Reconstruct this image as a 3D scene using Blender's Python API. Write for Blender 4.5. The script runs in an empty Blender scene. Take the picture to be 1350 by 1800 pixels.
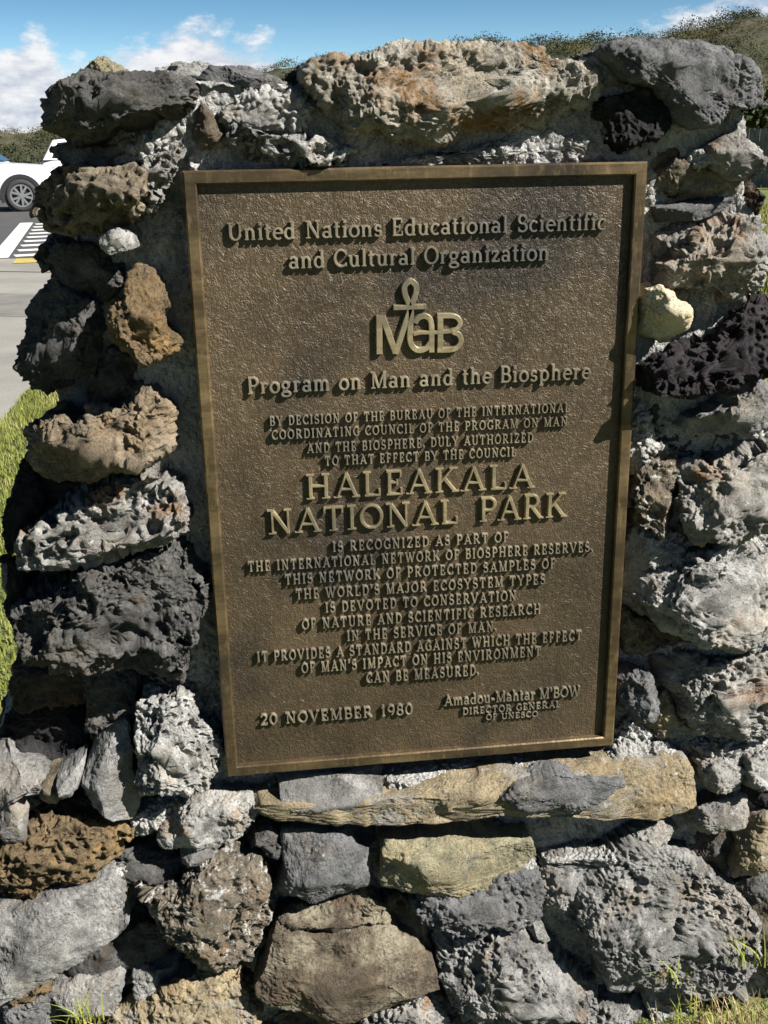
import bpy, math, random
import numpy as np
from mathutils import Matrix, Vector

random.seed(7)
S = bpy.context.scene
COL = S.collection
# ------------------------------------------------------------------ camera
GZ = 1.02                                   # plaque centre above the ground
F, CX, CY = 1900.0, 675.0, 900.0            # focal length and centre of the photograph in its pixels
CM = Matrix(((0.9924446584265463, 0.055410154452183724, -0.1094683275847454, -0.22528198),
             (-0.12151711307056634, 0.3206728679660808, -0.9393628175425105, -1.45390659),
             (-0.01694671624861827, 0.9455678857353361, 0.3249833569190816, 0.47518232 + GZ),
             (0, 0, 0, 1)))
cam = bpy.data.cameras.new('camera')
cam.sensor_fit = 'VERTICAL'; cam.sensor_height = 36.0; cam.lens = 36.0 * F / 1800.0
cam.clip_start = 0.05; cam.clip_end = 3000
co = bpy.data.objects.new('camera', cam); COL.objects.link(co)
co.matrix_world = CM
S.camera = co
CAM = np.array(CM.translation); CR = np.array(CM.to_3x3())

def ray(x, y):
    return CR @ np.array([(x - CX) / F, -(y - CY) / F, -1.0])
def at_wall(x, y, Y):
    d = ray(x, y); return CAM + d * (Y - CAM[1]) / d[1]
def at_ground(x, y, z=0.0):
    d = ray(x, y); return CAM + d * (z - CAM[2]) / d[2]
def az_el(x, y):
    d = ray(x, y); return math.atan2(d[0], d[1]), math.atan2(d[2], math.hypot(d[0], d[1]))

# ------------------------------------------------------------------ sun, sky, exposure
SUN = Vector((1.0, -0.66, 1.02)).normalized()
sl = bpy.data.lights.new('sun', 'SUN'); sl.energy = 5.0; sl.angle = math.radians(0.5); sl.color = (1.0, 0.955, 0.88)
so = bpy.data.objects.new('sun', sl); COL.objects.link(so)
so.rotation_euler = (-SUN).to_track_quat('-Z', 'Y').to_euler(); so.location = (4, -3, 6)
S.view_settings.view_transform = 'Standard'; S.view_settings.look = 'None'
S.view_settings.exposure = 1.45; S.view_settings.gamma = 1.0

W = bpy.data.worlds.new('World'); S.world = W; W.use_nodes = True
def world():
    nt = W.node_tree; nt.nodes.clear(); N = nt.nodes.new; L = nt.links.new
    out = N('ShaderNodeOutputWorld'); bg = N('ShaderNodeBackground'); L(bg.outputs[0], out.inputs[0])
    sky = N('ShaderNodeTexSky'); sky.sky_type = 'NISHITA'; sky.sun_disc = False
    sky.sun_elevation = math.asin(SUN.z); sky.sun_rotation = math.atan2(SUN.x, SUN.y)
    sky.altitude = 2100; sky.air_density = 1.0; sky.dust_density = 0.15; sky.ozone_density = 3.0
    hs = N('ShaderNodeHueSaturation'); hs.inputs['Saturation'].default_value = 1.25; hs.inputs['Value'].default_value = 0.304
    hs.inputs['Hue'].default_value = 0.495
    L(sky.outputs[0], hs.inputs['Color'])
    tc = N('ShaderNodeTexCoord'); sp = N('ShaderNodeSeparateXYZ'); L(tc.outputs['Generated'], sp.inputs[0])
    def M(op, a, b=None, c=None, clamp=False):
        n = N('ShaderNodeMath'); n.operation = op; n.use_clamp = clamp
        for i, v in enumerate((a, b, c)):
            if v is None: continue
            if isinstance(v, (int, float)): n.inputs[i].default_value = v
            else: L(v, n.inputs[i])
        return n.outputs[0]
    az = M('ARCTAN2', sp.outputs[0], sp.outputs[1])
    # cloud-top elevation as a curve over the compass angle
    pts = [(-60, 60), (0, 78), (60, 62), (115, 112), (200, 92), (270, 75), (330, 42), (400, 58), (470, 72), (510, 150),
           (640, 190), (900, 150), (1080, 60), (1200, 18), (1350, -30)]
    A = [az_el(x, y) for x, y in pts]
    a0, a1, e1 = A[0][0] - .3, A[-1][0] + .3, 0.2
    u = M('DIVIDE', M('SUBTRACT', az, a0), a1 - a0, clamp=True)
    fc = N('ShaderNodeFloatCurve'); L(u, fc.inputs['Value']); cu = fc.mapping.curves[0]
    P = [((a - a0) / (a1 - a0), max(0, e / e1)) for a, e in A]
    cu.points[0].location = (0, .35); cu.points[1].location = (1, .5)
    for p in P: cu.points.new(*p)
    fc.mapping.update()
    top = M('MULTIPLY', fc.outputs[0], e1)
    def noise(scale, det, rough, zs=2.2, off=0.0):
        mp = N('ShaderNodeMapping'); mp.inputs['Scale'].default_value = (1, 1, zs); mp.inputs['Location'].default_value = (off, off, 0)
        L(tc.outputs['Generated'], mp.inputs[0])
        n = N('ShaderNodeTexNoise'); n.inputs['Scale'].default_value = scale; n.inputs['Detail'].default_value = det
        n.inputs['Roughness'].default_value = rough; L(mp.outputs[0], n.inputs['Vector']); return n.outputs['Fac']
    n1 = noise(22, 9, .62); n2 = noise(60, 8, .6, off=3.1); n3 = noise(9, 5, .55, off=7.7)
    h = M('SUBTRACT', top, sp.outputs[2])
    den = M('ADD', M('MULTIPLY', h, 44.0), M('MULTIPLY', M('SUBTRACT', n1, .47), 4.0))
    den = M('ADD', den, M('MULTIPLY', M('SUBTRACT', n2, .5), 1.2), clamp=True)
    den = M('MULTIPLY', den, M('ADD', .45, M('MULTIPLY', n3, 1.3)), clamp=True)
    # broken high cloud elsewhere over the dome
    shade = N('ShaderNodeValToRGB'); L(M('ADD', M('MULTIPLY', n1, .55), M('MULTIPLY', n2, .45)), shade.inputs[0])
    e = shade.color_ramp.elements
    e[0].position = .38; e[0].color = (3.8, 4.22, 5.08, 1); e[1].position = .60; e[1].color = (6.77, 6.86, 7.0, 1)
    mix = N('ShaderNodeMix'); mix.data_type = 'RGBA'; L(den, mix.inputs['Factor'])
    hz = M('ADD', 1.0, M('MULTIPLY', M('POWER', M('SUBTRACT', 1.0, M('DIVIDE', sp.outputs[2], .45), None, True), 3.0), 3.2))
    hm = N('ShaderNodeMix'); hm.data_type = 'RGBA'; hm.blend_type = 'MULTIPLY'; hm.inputs['Factor'].default_value = 1.0
    cv = N('ShaderNodeCombineColor'); [L(hz, cv.inputs[i]) for i in range(3)]
    L(hs.outputs[0], hm.inputs['A']); L(cv.outputs[0], hm.inputs['B'])
    L(hm.outputs['Result'], mix.inputs['A']); L(shade.outputs[0], mix.inputs['B'])
    L(mix.outputs['Result'], bg.inputs['Color']); bg.inputs['Strength'].default_value = 0.05
world()

# ------------------------------------------------------------------ noise in numpy
def _h(ix, iy, iz, seed):
    h = (ix.astype(np.uint32) * np.uint32(73856093)) ^ (iy.astype(np.uint32) * np.uint32(19349663)) ^ (iz.astype(np.uint32) * np.uint32(83492791)) ^ np.uint32((seed * 2654435761) & 0xffffffff)
    h ^= h >> np.uint32(15); h *= np.uint32(0x2c1b3c6d); h ^= h >> np.uint32(12); h *= np.uint32(0x297a2d39); h ^= h >> np.uint32(15)
    return h
_G = np.array([(1,1,0),(-1,1,0),(1,-1,0),(-1,-1,0),(1,0,1),(-1,0,1),(1,0,-1),(-1,0,-1),(0,1,1),(0,-1,1),(0,1,-1),(0,-1,-1)], np.float32)
def perlin(p, seed=0):
    i = np.floor(p).astype(np.int64); f = (p - i).astype(np.float32)
    u = f * f * f * (f * (f * 6 - 15) + 10)
    def c(dx, dy, dz):
        g = _G[_h(i[:, 0] + dx, i[:, 1] + dy, i[:, 2] + dz, seed) % np.uint32(12)]
        return g[:, 0] * (f[:, 0] - dx) + g[:, 1] * (f[:, 1] - dy) + g[:, 2] * (f[:, 2] - dz)
    x00 = c(0,0,0); x00 += u[:, 0] * (c(1,0,0) - x00)
    x10 = c(0,1,0); x10 += u[:, 0] * (c(1,1,0) - x10)
    x01 = c(0,0,1); x01 += u[:, 0] * (c(1,0,1) - x01)
    x11 = c(0,1,1); x11 += u[:, 0] * (c(1,1,1) - x11)
    a = x00 + u[:, 1] * (x10 - x00); b = x01 + u[:, 1] * (x11 - x01)
    return a + u[:, 2] * (b - a)
def fbm(p, o, seed=0, gain=.5):
    r = 0; a = 1.0
    for k in range(o):
        r = r + a * perlin(p * (2.03 ** k), seed + k * 17); a *= gain
    return r
def ridged(p, o, seed=0, gain=.55):
    r = 0; a = 1.0
    for k in range(o):
        r = r + a * (1 - 2 * np.abs(perlin(p * (2.07 ** k), seed + k * 31))); a *= gain
    return r
def cells(p, seed, rmin=.25, rmax=.62, frac=1.0):
    """bubble field: 0 outside, 1 at the centre of a bubble"""
    i = np.floor(p).astype(np.int64); best = np.zeros(len(p), np.float32)
    for dx in (-1, 0, 1):
        for dy in (-1, 0, 1):
            for dz in (-1, 0, 1):
                a, b, c = i[:, 0] + dx, i[:, 1] + dy, i[:, 2] + dz
                h = _h(a, b, c, seed)
                q0 = (h & np.uint32(1023)) / 1023.; q1 = ((h >> np.uint32(10)) & np.uint32(1023)) / 1023.; q2 = ((h >> np.uint32(20)) & np.uint32(1023)) / 1023.
                r = rmin + (rmax - rmin) * ((h >> np.uint32(5)) & np.uint32(255)) / 255.
                d2 = (a + q0 - p[:, 0]) ** 2 + (b + q1 - p[:, 1]) ** 2 + (c + q2 - p[:, 2]) ** 2
                v = 1 - d2 / (r * r)
                if frac < 1: v = np.where(((h >> np.uint32(13)) & np.uint32(255)) / 255. < frac, v, 0)
                best = np.maximum(best, v)
    return best

# ------------------------------------------------------------------ object helpers
def link(name, me, mats, parent=None, label=None, cat=None, group=None, kind=None):
    o = bpy.data.objects.new(name, me); COL.objects.link(o)
    for m in (mats if isinstance(mats, (list, tuple)) else [mats]): me.materials.append(m)
    if parent: o.parent = parent
    tag(o, label, cat, group, kind); return o
def tag(o, label=None, cat=None, group=None, kind=None):
    if label: o['label'] = label
    if cat: o['category'] = cat
    if group: o['group'] = group
    if kind: o['kind'] = kind
    return o
def empty(name, loc, label, cat, group=None, rz=0):
    o = bpy.data.objects.new(name, None); COL.objects.link(o); o.location = loc; o.rotation_euler = (0, 0, rz)
    o.empty_display_size = .1
    return tag(o, label, cat, group)
def np_mesh(name, v, quads, smooth=True, tris=None):
    me = bpy.data.meshes.new(name); v = np.asarray(v, np.float32)
    me.vertices.add(len(v)); me.vertices.foreach_set('co', v.ravel())
    quads = np.zeros((0, 4), np.int32) if quads is None else np.asarray(quads, np.int32)
    tris = np.zeros((0, 3), np.int32) if tris is None else np.asarray(tris, np.int32)
    nq, ntr = len(quads), len(tris)
    me.loops.add(nq * 4 + ntr * 3); me.loops.foreach_set('vertex_index', np.concatenate([quads.ravel(), tris.ravel()]))
    me.polygons.add(nq + ntr)
    me.polygons.foreach_set('loop_start', np.concatenate([np.arange(nq) * 4, nq * 4 + np.arange(ntr) * 3]).astype(np.int32))
    me.polygons.foreach_set('use_smooth', np.full(nq + ntr, smooth))
    me.update(calc_edges=True); me.validate(); return me
def grid_quads(n, m, flip=False):
    i = np.arange(n * m).reshape(n, m)
    q = np.stack([i[:-1, :-1], i[1:, :-1], i[1:, 1:], i[:-1, 1:]], -1).reshape(-1, 4)
    return q[:, ::-1] if flip else q
class MB:
    def __init__(s): s.v = []; s.f = []
    def add(s, v, f):
        b = len(s.v); s.v += [tuple(x) for x in v]; s.f += [tuple(i + b for i in q) for q in f]
    def box(s, a, b):
        (x0, y0, z0), (x1, y1, z1) = a, b
        s.add([(x0,y0,z0),(x1,y0,z0),(x1,y1,z0),(x0,y1,z0),(x0,y0,z1),(x1,y0,z1),(x1,y1,z1),(x0,y1,z1)],
              [(0,3,2,1),(4,5,6,7),(0,1,5,4),(1,2,6,5),(2,3,7,6),(3,0,4,7)])
    def loft(s, rings, cap=True):
        n = len(rings[0]); b = len(s.v)
        for r in rings: s.v += [tuple(p) for p in r]
        for k in range(len(rings) - 1):
            for j in range(n):
                s.f.append((b + k*n + j, b + k*n + (j+1) % n, b + (k+1)*n + (j+1) % n, b + (k+1)*n + j))
        if cap:
            s.f.append(tuple(b + j for j in range(n))[::-1]); s.f.append(tuple(b + (len(rings)-1)*n + j for j in range(n)))
    def build(s, name, mat, parent=None, smooth=False, bevel=0, **k):
        me = bpy.data.meshes.new(name); me.from_pydata(s.v, [], s.f); me.update()
        if smooth:
            for p in me.polygons: p.use_smooth = True
        o = link(name, me, mat, parent, **k)
        if bevel:
            b = o.modifiers.new('b', 'BEVEL'); b.width = bevel; b.segments = 2; b.limit_method = 'ANGLE'
        return o

# ------------------------------------------------------------------ materials
def mat_new(name):
    m = bpy.data.materials.new(name); m.use_nodes = True; nt = m.node_tree; nt.nodes.clear()
    out = nt.nodes.new('ShaderNodeOutputMaterial'); b = nt.nodes.new('ShaderNodeBsdfPrincipled')
    nt.links.new(b.outputs[0], out.inputs[0]); return m, nt, b
class NT:
    def __init__(s, nt, coord='Object'):
        s.nt = nt; s.tc = nt.nodes.new('ShaderNodeTexCoord'); s.co = s.tc.outputs[coord]
    def n(s, t): return s.nt.nodes.new(t)
    def l(s, a, b): s.nt.links.new(a, b)
    def noise(s, scale, det=4, rough=.55, sc=(1,1,1), off=0, dist=0):
        mp = s.n('ShaderNodeMapping'); mp.inputs['Scale'].default_value = sc; mp.inputs['Location'].default_value = (off, off*.7, off*.3)
        s.l(s.co, mp.inputs[0]); n = s.n('ShaderNodeTexNoise')
        n.inputs['Scale'].default_value = scale; n.inputs['Detail'].default_value = det; n.inputs['Roughness'].default_value = rough
        n.inputs['Distortion'].default_value = dist
        s.l(mp.outputs[0], n.inputs['Vector']); return n.outputs['Fac']
    def voro(s, scale, feature='F1', sc=(1,1,1)):
        mp = s.n('ShaderNodeMapping'); mp.inputs['Scale'].default_value = sc; s.l(s.co, mp.inputs[0])
        n = s.n('ShaderNodeTexVoronoi'); n.feature = feature; n.inputs['Scale'].default_value = scale; s.l(mp.outputs[0], n.inputs['Vector'])
        return n.outputs['Distance']
    def ramp(s, fac, stops):
        r = s.n('ShaderNodeValToRGB'); s.l(fac, r.inputs[0]); e = r.color_ramp.elements
        while len(e) < len(stops): e.new(.5)
        for k, (p, c) in enumerate(stops):
            e[k].position = p; e[k].color = (*c, 1) if isinstance(c, tuple) else (c, c, c, 1)
        return r.outputs[0]
    def mix(s, fac, a, b, mode='MIX'):
        m = s.n('ShaderNodeMix'); m.data_type = 'RGBA'; m.blend_type = mode
        for v, k in ((fac, 'Factor'), (a, 'A'), (b, 'B')):
            if isinstance(v, (int, float)): m.inputs[k].default_value = v
            elif isinstance(v, tuple): m.inputs[k].default_value = (*v, 1)
            else: s.l(v, m.inputs[k])
        return m.outputs['Result']
    def math(s, op, a, b=None, clamp=False):
        n = s.n('ShaderNodeMath'); n.operation = op; n.use_clamp = clamp
        for i, v in enumerate((a, b)):
            if v is None: continue
            if isinstance(v, (int, float)): n.inputs[i].default_value = v
            else: s.l(v, n.inputs[i])
        return n.outputs[0]
    def bump(s, h, dist, strength=1.0, prev=None):
        b = s.n('ShaderNodeBump'); b.inputs['Distance'].default_value = dist; b.inputs['Strength'].default_value = strength
        s.l(h, b.inputs['Height'])
        if prev: s.l(prev, b.inputs['Normal'])
        return b.outputs[0]

ROCKC = {
    'beige': ((.045,.037,.028), (.26,.215,.155), (.22,.14,.07), .22, .35),
    'crust': ((.05,.042,.033), (.20,.17,.13), (.19,.12,.06), .15, .75),   # two tones, accent, accent amount, pale crust amount
    'black': ((.006,.0055,.006), (.026,.025,.026), (.08,.075,.07), .10, .06),
    'plum':  ((.008,.006,.0075), (.034,.029,.033), (.10,.095,.10), .14, .12),
    'dark':  ((.018,.0175,.017), (.125,.122,.117), (.07,.05,.033), .15, .24),
    'grey':  ((.056,.055,.054), (.31,.306,.298), (.16,.115,.068), .14, .40),
    'blue':  ((.048,.049,.052), (.18,.182,.188), (.19,.19,.19), .20, .28),
    'light': ((.10,.098,.094), (.42,.415,.40), (.26,.165,.09), .16, .50),
    'tan':   ((.14,.115,.075), (.32,.265,.17), (.25,.245,.23), .40, .50),
    'ochre': ((.048,.036,.023), (.19,.138,.075), (.24,.155,.065), .30, .24),
    'yellow':((.13,.12,.082), (.32,.29,.19), (.11,.11,.115), .28, .32),
    'brown': ((.034,.027,.020), (.145,.116,.083), (.23,.205,.15), .50, .22),
    'rust':  ((.020,.016,.013), (.082,.066,.052), (.16,.09,.045), .26, .20),
    'pale':  ((.46,.41,.29), (.60,.56,.44), (.44,.33,.13), .22, .1),
    'cream': ((.10,.086,.064), (.43,.41,.36), (.19,.105,.04), .40, .45),
    'stain': ((.085,.081,.076), (0.356,0.345,0.322), (.22,.115,.05), .30, .50),
}
_mc = {}
def rock_mat(key, seed):
    k = (key, seed % 4)
    if k in _mc: return _mc[k]
    A, B, C, ca, pa = ROCKC[key]
    m, nt, b = mat_new('rock_' + key); t = NT(nt); off = 3.7 * (seed % 4) + len(key)
    tone = t.noise(26, 8, .68, off=off)
    col = t.mix(t.ramp(tone, [(.33, 0.), (.66, 1.)]), A, B)
    big = t.noise(7, 5, .6, off=off + 13)
    col = t.mix(t.ramp(big, [(.38, .75), (.50, 0.)]), col, tuple(.35*x + .65*y*k_ for x, y, k_ in zip(B, A, (1.12, 1.04, .94))))
    col = t.mix(t.ramp(t.noise(9, 6, .65, off=off + 17), [(.52, 0.), (.66, .35)]), col, tuple(b_*k_ for b_, k_ in zip(B, (1.08, .88, .64))))
    sp = t.noise(420, 3, .7, off=off + 1)
    col = t.mix(.5, col, t.ramp(sp, [(.3, .35), (.5, 1.), (.72, 1.75)]), 'MULTIPLY')
    ac = t.noise(11, 6, .65, off=off + 5)
    p = .70 - .30 * ca
    accf = t.math('MULTIPLY', t.ramp(ac, [(p - .06, 0.), (p + .05, 1.)]), t.ramp(t.noise(120, 4, .7, off=off+2), [(.3, .25), (.55, 1.)]))
    col = t.mix(accf, col, C)
    cr = t.noise(55, 7, .72, off=off + 9); q = .74 - .24 * pa
    col = t.mix(t.math('MULTIPLY', t.ramp(cr, [(q - .02, 0.), (q + .04, 1.)]), .85), col, (.42, .416, .40) if key not in ('black', 'plum', 'dark') else (.20, .197, .195))
    t.l(col, b.inputs['Base Color']); b.inputs['Roughness'].default_value = .88; b.inputs['Specular IOR Level'].default_value = .28
    vo = t.voro(210); gt = t.ramp(t.noise(18, 4, .6, off=off + 3), [(.42, 0.), (.56, 1.)])
    hp = t.math('MULTIPLY', t.math('MULTIPLY', t.math('SUBTRACT', .42, vo, True), -2.2), gt)
    bn = t.bump(hp, .0042, 1.0)
    bn = t.bump(t.noise(230, 6, .78), .0050, 1.0, bn)
    bn = t.bump(t.noise(900, 2, .6), .0008, .8, bn)
    t.l(bn, b.inputs['Normal']); _mc[k] = m; return m
def mortar_mat():
    m, nt, b = mat_new('mortar'); t = NT(nt)
    col = t.mix(t.ramp(t.noise(14, 7, .65), [(.34, 0.), (.64, 1.)]), (.22,.217,.207), (.40,.396,.38))
    col = t.mix(.7, col, t.ramp(t.noise(500, 3, .7), [(.3, .4), (.5, 1.), (.7, 1.5)]), 'MULTIPLY')
    col = t.mix(t.ramp(t.noise(9, 5, .6, off=4), [(.56, 0.), (.72, .8)]), col, (.10,.095,.088))
    t.l(col, b.inputs['Base Color']); b.inputs['Roughness'].default_value = .95; b.inputs['Specular IOR Level'].default_value = .15
    bn = t.bump(t.voro(150), .0065, 1.0); b.inputs['Roughness'].default_value = 1.0
    m_ = bn.node; m_.invert = True; bn = t.bump(t.noise(330, 4, .7), .003, 1.0, bn); t.l(bn, b.inputs['Normal']); return m
def simple(name, col, rough=.6, metal=0, var=0, scale=20, bump=0):
    m, nt, b = mat_new(name); b.inputs['Roughness'].default_value = rough; b.inputs['Metallic'].default_value = metal
    if var:
        t = NT(nt); n = t.noise(scale, 6, .6)
        lo = tuple(c * (1 - var) for c in col); hi = tuple(min(1, c * (1 + var)) for c in col)
        t.l(t.mix(t.ramp(n, [(.35, 0.), (.65, 1.)]), lo, hi), b.inputs['Base Color'])
        if bump: t.l(t.bump(n, bump), b.inputs['Normal'])
    else: b.inputs['Base Color'].default_value = (*col, 1)
    return m

# ------------------------------------------------------------------ the stone monument
ROOT = empty('stone_monument', (0, .2, 0), 'lava rock and mortar monument wall carrying the bronze plaque', 'monument')
RL = np.array((0, .2, 0))
SPACING = .0017
KN = {  # lump, terrace (height, steps), mid, fine, pits (cell m, depth m, share), facets, squareness, strata, crumbs
    'smooth':  dict(lump=.009, ter=(.006, 5), mid=.0014, fine=.0007, pits=[], fac=8, e=.42),
    'slab':    dict(lump=.007, ter=(.006, 5), mid=.0016, fine=.0008, pits=[], fac=6, e=.34),
    'angular': dict(lump=.009, ter=(.012, 6), mid=.0022, fine=.0010, pits=[], fac=11, e=.40, strata=.002),
    'rough':   dict(lump=.013, ter=(.012, 5), mid=.0040, fine=.0014, pits=[(.016, .006, .35), (.008, .003, .5)], fac=8, e=.46),
    'porous':  dict(lump=.011, ter=(.010, 5), mid=.0028, fine=.0010, pits=[(.0095, .0060, .8), (.019, .012, .4)], fac=8, e=.42),
    'scoria':  dict(lump=.010, ter=(.006, 4), mid=.0018, fine=.0007, pits=[(.0115, .0110, 1), (.021, .016, .6)], fac=5, e=.48),
    'craggy':  dict(lump=.016, ter=(.016, 5), mid=.0046, fine=.0015, pits=[(.030, .015, .5), (.011, .006, .7)], fac=8, e=.50),
    'strata':  dict(lump=.012, ter=(.012, 5), mid=.0040, fine=.0014, pits=[(.026, .010, .3), (.009, .004, .5)], fac=8, e=.44, strata=.006),
    'crumb':   dict(lump=.011, ter=(.0, 4), mid=.0034, fine=.0010, pits=[], fac=3, e=.70, crumb=.0070),
    'mortar':  dict(lump=.030, ter=(.008, 4), mid=.0040, fine=.0012, pits=[], fac=0, e=.16, crumb=.0060),
}
def recess(x):
    """the wall turns away towards its left corner"""
    return .62*np.logaddexp(0, (-.36 - x)/.02)*.02
def stone(name, poly, kind, mat, H=.045, yc=.03, Hb=None, seed=1, phimax=128, tilt=(-.10, -.22), sq=None, label=None, spacing=None, root=None, lumpk=1.0, grow=None):
    if grow is None: grow = .985 if phimax >= 150 else 1.03
    K = KN[kind]; rg = np.random.RandomState(seed)
    pts = np.array([at_wall(x, y, yc)[[0, 2]] for x, y in poly])
    nx = np.roll(pts, -1, 0); cr = pts[:, 0]*nx[:, 1] - nx[:, 0]*pts[:, 1]; A = cr.sum()/2
    c = ((pts + nx) * cr[:, None]).sum(0) / (6*A)
    dense = np.concatenate([pts + (nx - pts)*k/8 for k in range(8)]); d = dense - c
    ang = .5*np.arctan2(2*(d[:, 0]*d[:, 1]).mean(), (d[:, 0]**2).mean() - (d[:, 1]**2).mean())
    R2 = np.array([[np.cos(ang), np.sin(ang)], [-np.sin(ang), np.cos(ang)]])
    q = (pts - c) @ R2.T * grow; hx, hv = np.abs(q).max(0); qn = q / (hx, hv)
    if Hb is None: Hb = max(.05, .8*min(hx, hv))
    sp = spacing or SPACING
    nu = int(np.clip(2*(hx + .8*(H + .3*Hb)) / sp, 30, 420)); nv = int(np.clip(2*(hv + .8*(H + .3*Hb)) / sp, 26, 420))
    s, t = np.meshgrid(np.linspace(-1, 1, nu), np.linspace(-1, 1, nv), indexing='ij')
    s = s.ravel(); t = t.ravel(); rho = np.maximum(np.abs(s), np.abs(t)); 
    big = np.abs(s) >= np.abs(t)
    with np.errstate(divide='ignore', invalid='ignore'):
        th = np.where(big, (np.pi/4)*np.nan_to_num(t/s), np.pi/2 - (np.pi/4)*np.nan_to_num(s/np.where(t == 0, 1e-9, t)))
    th = np.where(big & (s < 0), th + np.pi, th); th = np.where(~big & (t < 0), th + np.pi, th)
    # outline radius for each angle, from a finely sampled table
    TA = np.linspace(0, 2*np.pi, 721)[:-1]; dx, dy = np.cos(TA), np.sin(TA); TR = np.zeros(720)
    m = len(qn)
    for k in range(m):
        a, b = qn[k], qn[(k+1) % m]; e = b - a
        den = dx*e[1] - dy*e[0]
        with np.errstate(divide='ignore', invalid='ignore'):
            r = (a[0]*e[1] - a[1]*e[0]) / den; w = (a[0]*dy - a[1]*dx) / den
        ok = (np.abs(den) > 1e-9) & (r > 0) & (w >= -1e-6) & (w <= 1 + 1e-6); TR = np.where(ok, np.maximum(TR, r), TR)
    TR = np.where(TR <= 0, .3, TR)
    for _ in range(2): TR = (np.roll(TR, 1) + 2*TR + np.roll(TR, -1))/4
    R = np.interp(np.mod(th, 2*np.pi), np.append(TA, 2*np.pi), np.append(TR, TR[0]))
    ph = rho * math.radians(phimax); e = sq or K["e"]
    if kind == 'mortar':
        fin = np.minimum(rho/.86, 1); fo = np.where(rho < .86, 1, 1 - 2*(rho - .86)/.14)
    else:
      fin = np.abs(np.sin(ph))**e; fo = np.sign(np.cos(ph))*np.abs(np.cos(ph))**e
    U = R*np.cos(th)*fin*hx; V = R*np.sin(th)*fin*hv; Wd = np.where(fo > 0, fo*H, fo*Hb)
    X = c[0] + U*R2[0, 0] + V*R2[1, 0]; Z = c[1] + U*R2[0, 1] + V*R2[1, 1]
    P = np.stack([X - c[0], -Wd, Z - c[1]], 1)
    if tilt is not None and kind != 'mortar':                      # the front leans to one side
        P[:, 1] -= np.clip(Wd, 0, 1)/H * (tilt[0]*P[:, 0] + tilt[1]*P[:, 2])
    mn = min(hx, hv)
    if kind == 'mortar': P[:, 1] += recess(X)
    Q = np.stack([U/hx, P[:, 1]/H, V/hv], 1)
    for _ in range(K['fac']):
        n = rg.normal(size=3); n[1] = -abs(n[1])*.8 - .75; n /= np.linalg.norm(n)
        pr = Q @ n; dd = pr.max() * rg.uniform(.66, .92)
        Q -= np.maximum(pr - dd, 0)[:, None] * n * .98
    if kind != 'mortar':
        P = np.stack([Q[:, 0]*hx*R2[0, 0] + Q[:, 2]*hv*R2[1, 0], Q[:, 1]*H, Q[:, 0]*hx*R2[0, 1] + Q[:, 2]*hv*R2[1, 1]], 1)
    wp = P + np.array([c[0], yc, c[1]]) + np.array([seed*1.37, seed*.71, seed*.53]) % 50
    G = P.reshape(nu, nv, 3); gu = np.gradient(G, axis=0); gv = np.gradient(G, axis=1)
    N = np.cross(gu, gv).reshape(-1, 3); N /= (np.linalg.norm(N, axis=1)[:, None] + 1e-12)
    if N[(nu//2)*nv + nv//2][1] > 0: N = -N
    sz = min(1.0, mn/.06)
    D = K['lump']*sz*lumpk*fbm(wp*(1.1/max(.05, mn*1.6)), 2, seed)
    ta, tk = K['ter']; hq = fbm(wp*(14 if kind != 'mortar' else 9), 3, seed+40)*tk; hf = np.floor(hq); hr = hq - hf
    D = D + ta*sz*((hf + np.clip((hr - .5)*4 + .5, 0, 1))/tk)
    D = D + K['mid']*sz*(1.5*fbm(wp*46, 4, seed+5, .6) + .35*ridged(wp*30, 2, seed+6))
    D = D + K['fine']*fbm(wp*170, 3, seed+9, .6)*1.6
    if 'strata' in K:
        D = D + K['strata']*ridged(wp*np.array([9, 9, 62]), 3, seed+3)*(.5 + perlin(wp*14, seed+8))
    gate = np.clip(.65 + 1.6*perlin(wp*12, seed + 21), 0, 1)
    for cs, dp, fr in K['pits']:
        wq = wp + .25*cs*np.stack([perlin(wp/cs*1.3, 3), perlin(wp/cs*1.3, 4), perlin(wp/cs*1.3, 5)], 1)
        cv = cells(wq/cs, seed+13, .30, .68, fr); D = D - dp*(gate if kind != 'scoria' else np.maximum(gate, .55))*np.minimum(cv*2.6, 1)**.7
    if 'crumb' in K:
        gc = np.clip(.6 + 1.8*perlin(wp*16, seed + 25), .1, 1)
        D = D + K['crumb']*gc*(np.sqrt(cells(wp/.0095, seed+14, .3, .7)) + .6*np.sqrt(cells(wp/.0058, seed+15, .3, .7)))
    P = P + N*D[:, None]
    v = P + np.array([c[0], yc, c[1]]) - RL
    me = np_mesh(name, v, grid_quads(nu, nv))
    o = link(name, me, mat, root or ROOT, label)
    return o

# mortar body
CORE = [(118,205),(150,165),(300,140),(345,140),(480,150),(600,160),(700,110),(850,90),(1000,120),(1090,120),(1200,100),(1270,110),(1285,215),(1290,330),(1325,400),(1322,520),
        (1345,600),(1345,700),(1350,800),(1362,950),(1400,1300),(1420,1900),(-90,1900),(-45,1400),(15,1270),(38,1130),(38,1000),(32,900),(75,760),(80,690),(75,600),(120,520),(110,440),(115,400),(95,340),(120,290)]
stone('mortar', CORE, 'mortar', mortar_mat(), H=.012, yc=.054, Hb=.30, seed=77, phimax=176, spacing=.0030, grow=1.0)

STONES = []
def R_(poly, kind, col, H=.045, yc=.03, label=None, **k): STONES.append((poly, kind, col, H, yc, label, k))
exec_rocks = None
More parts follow.
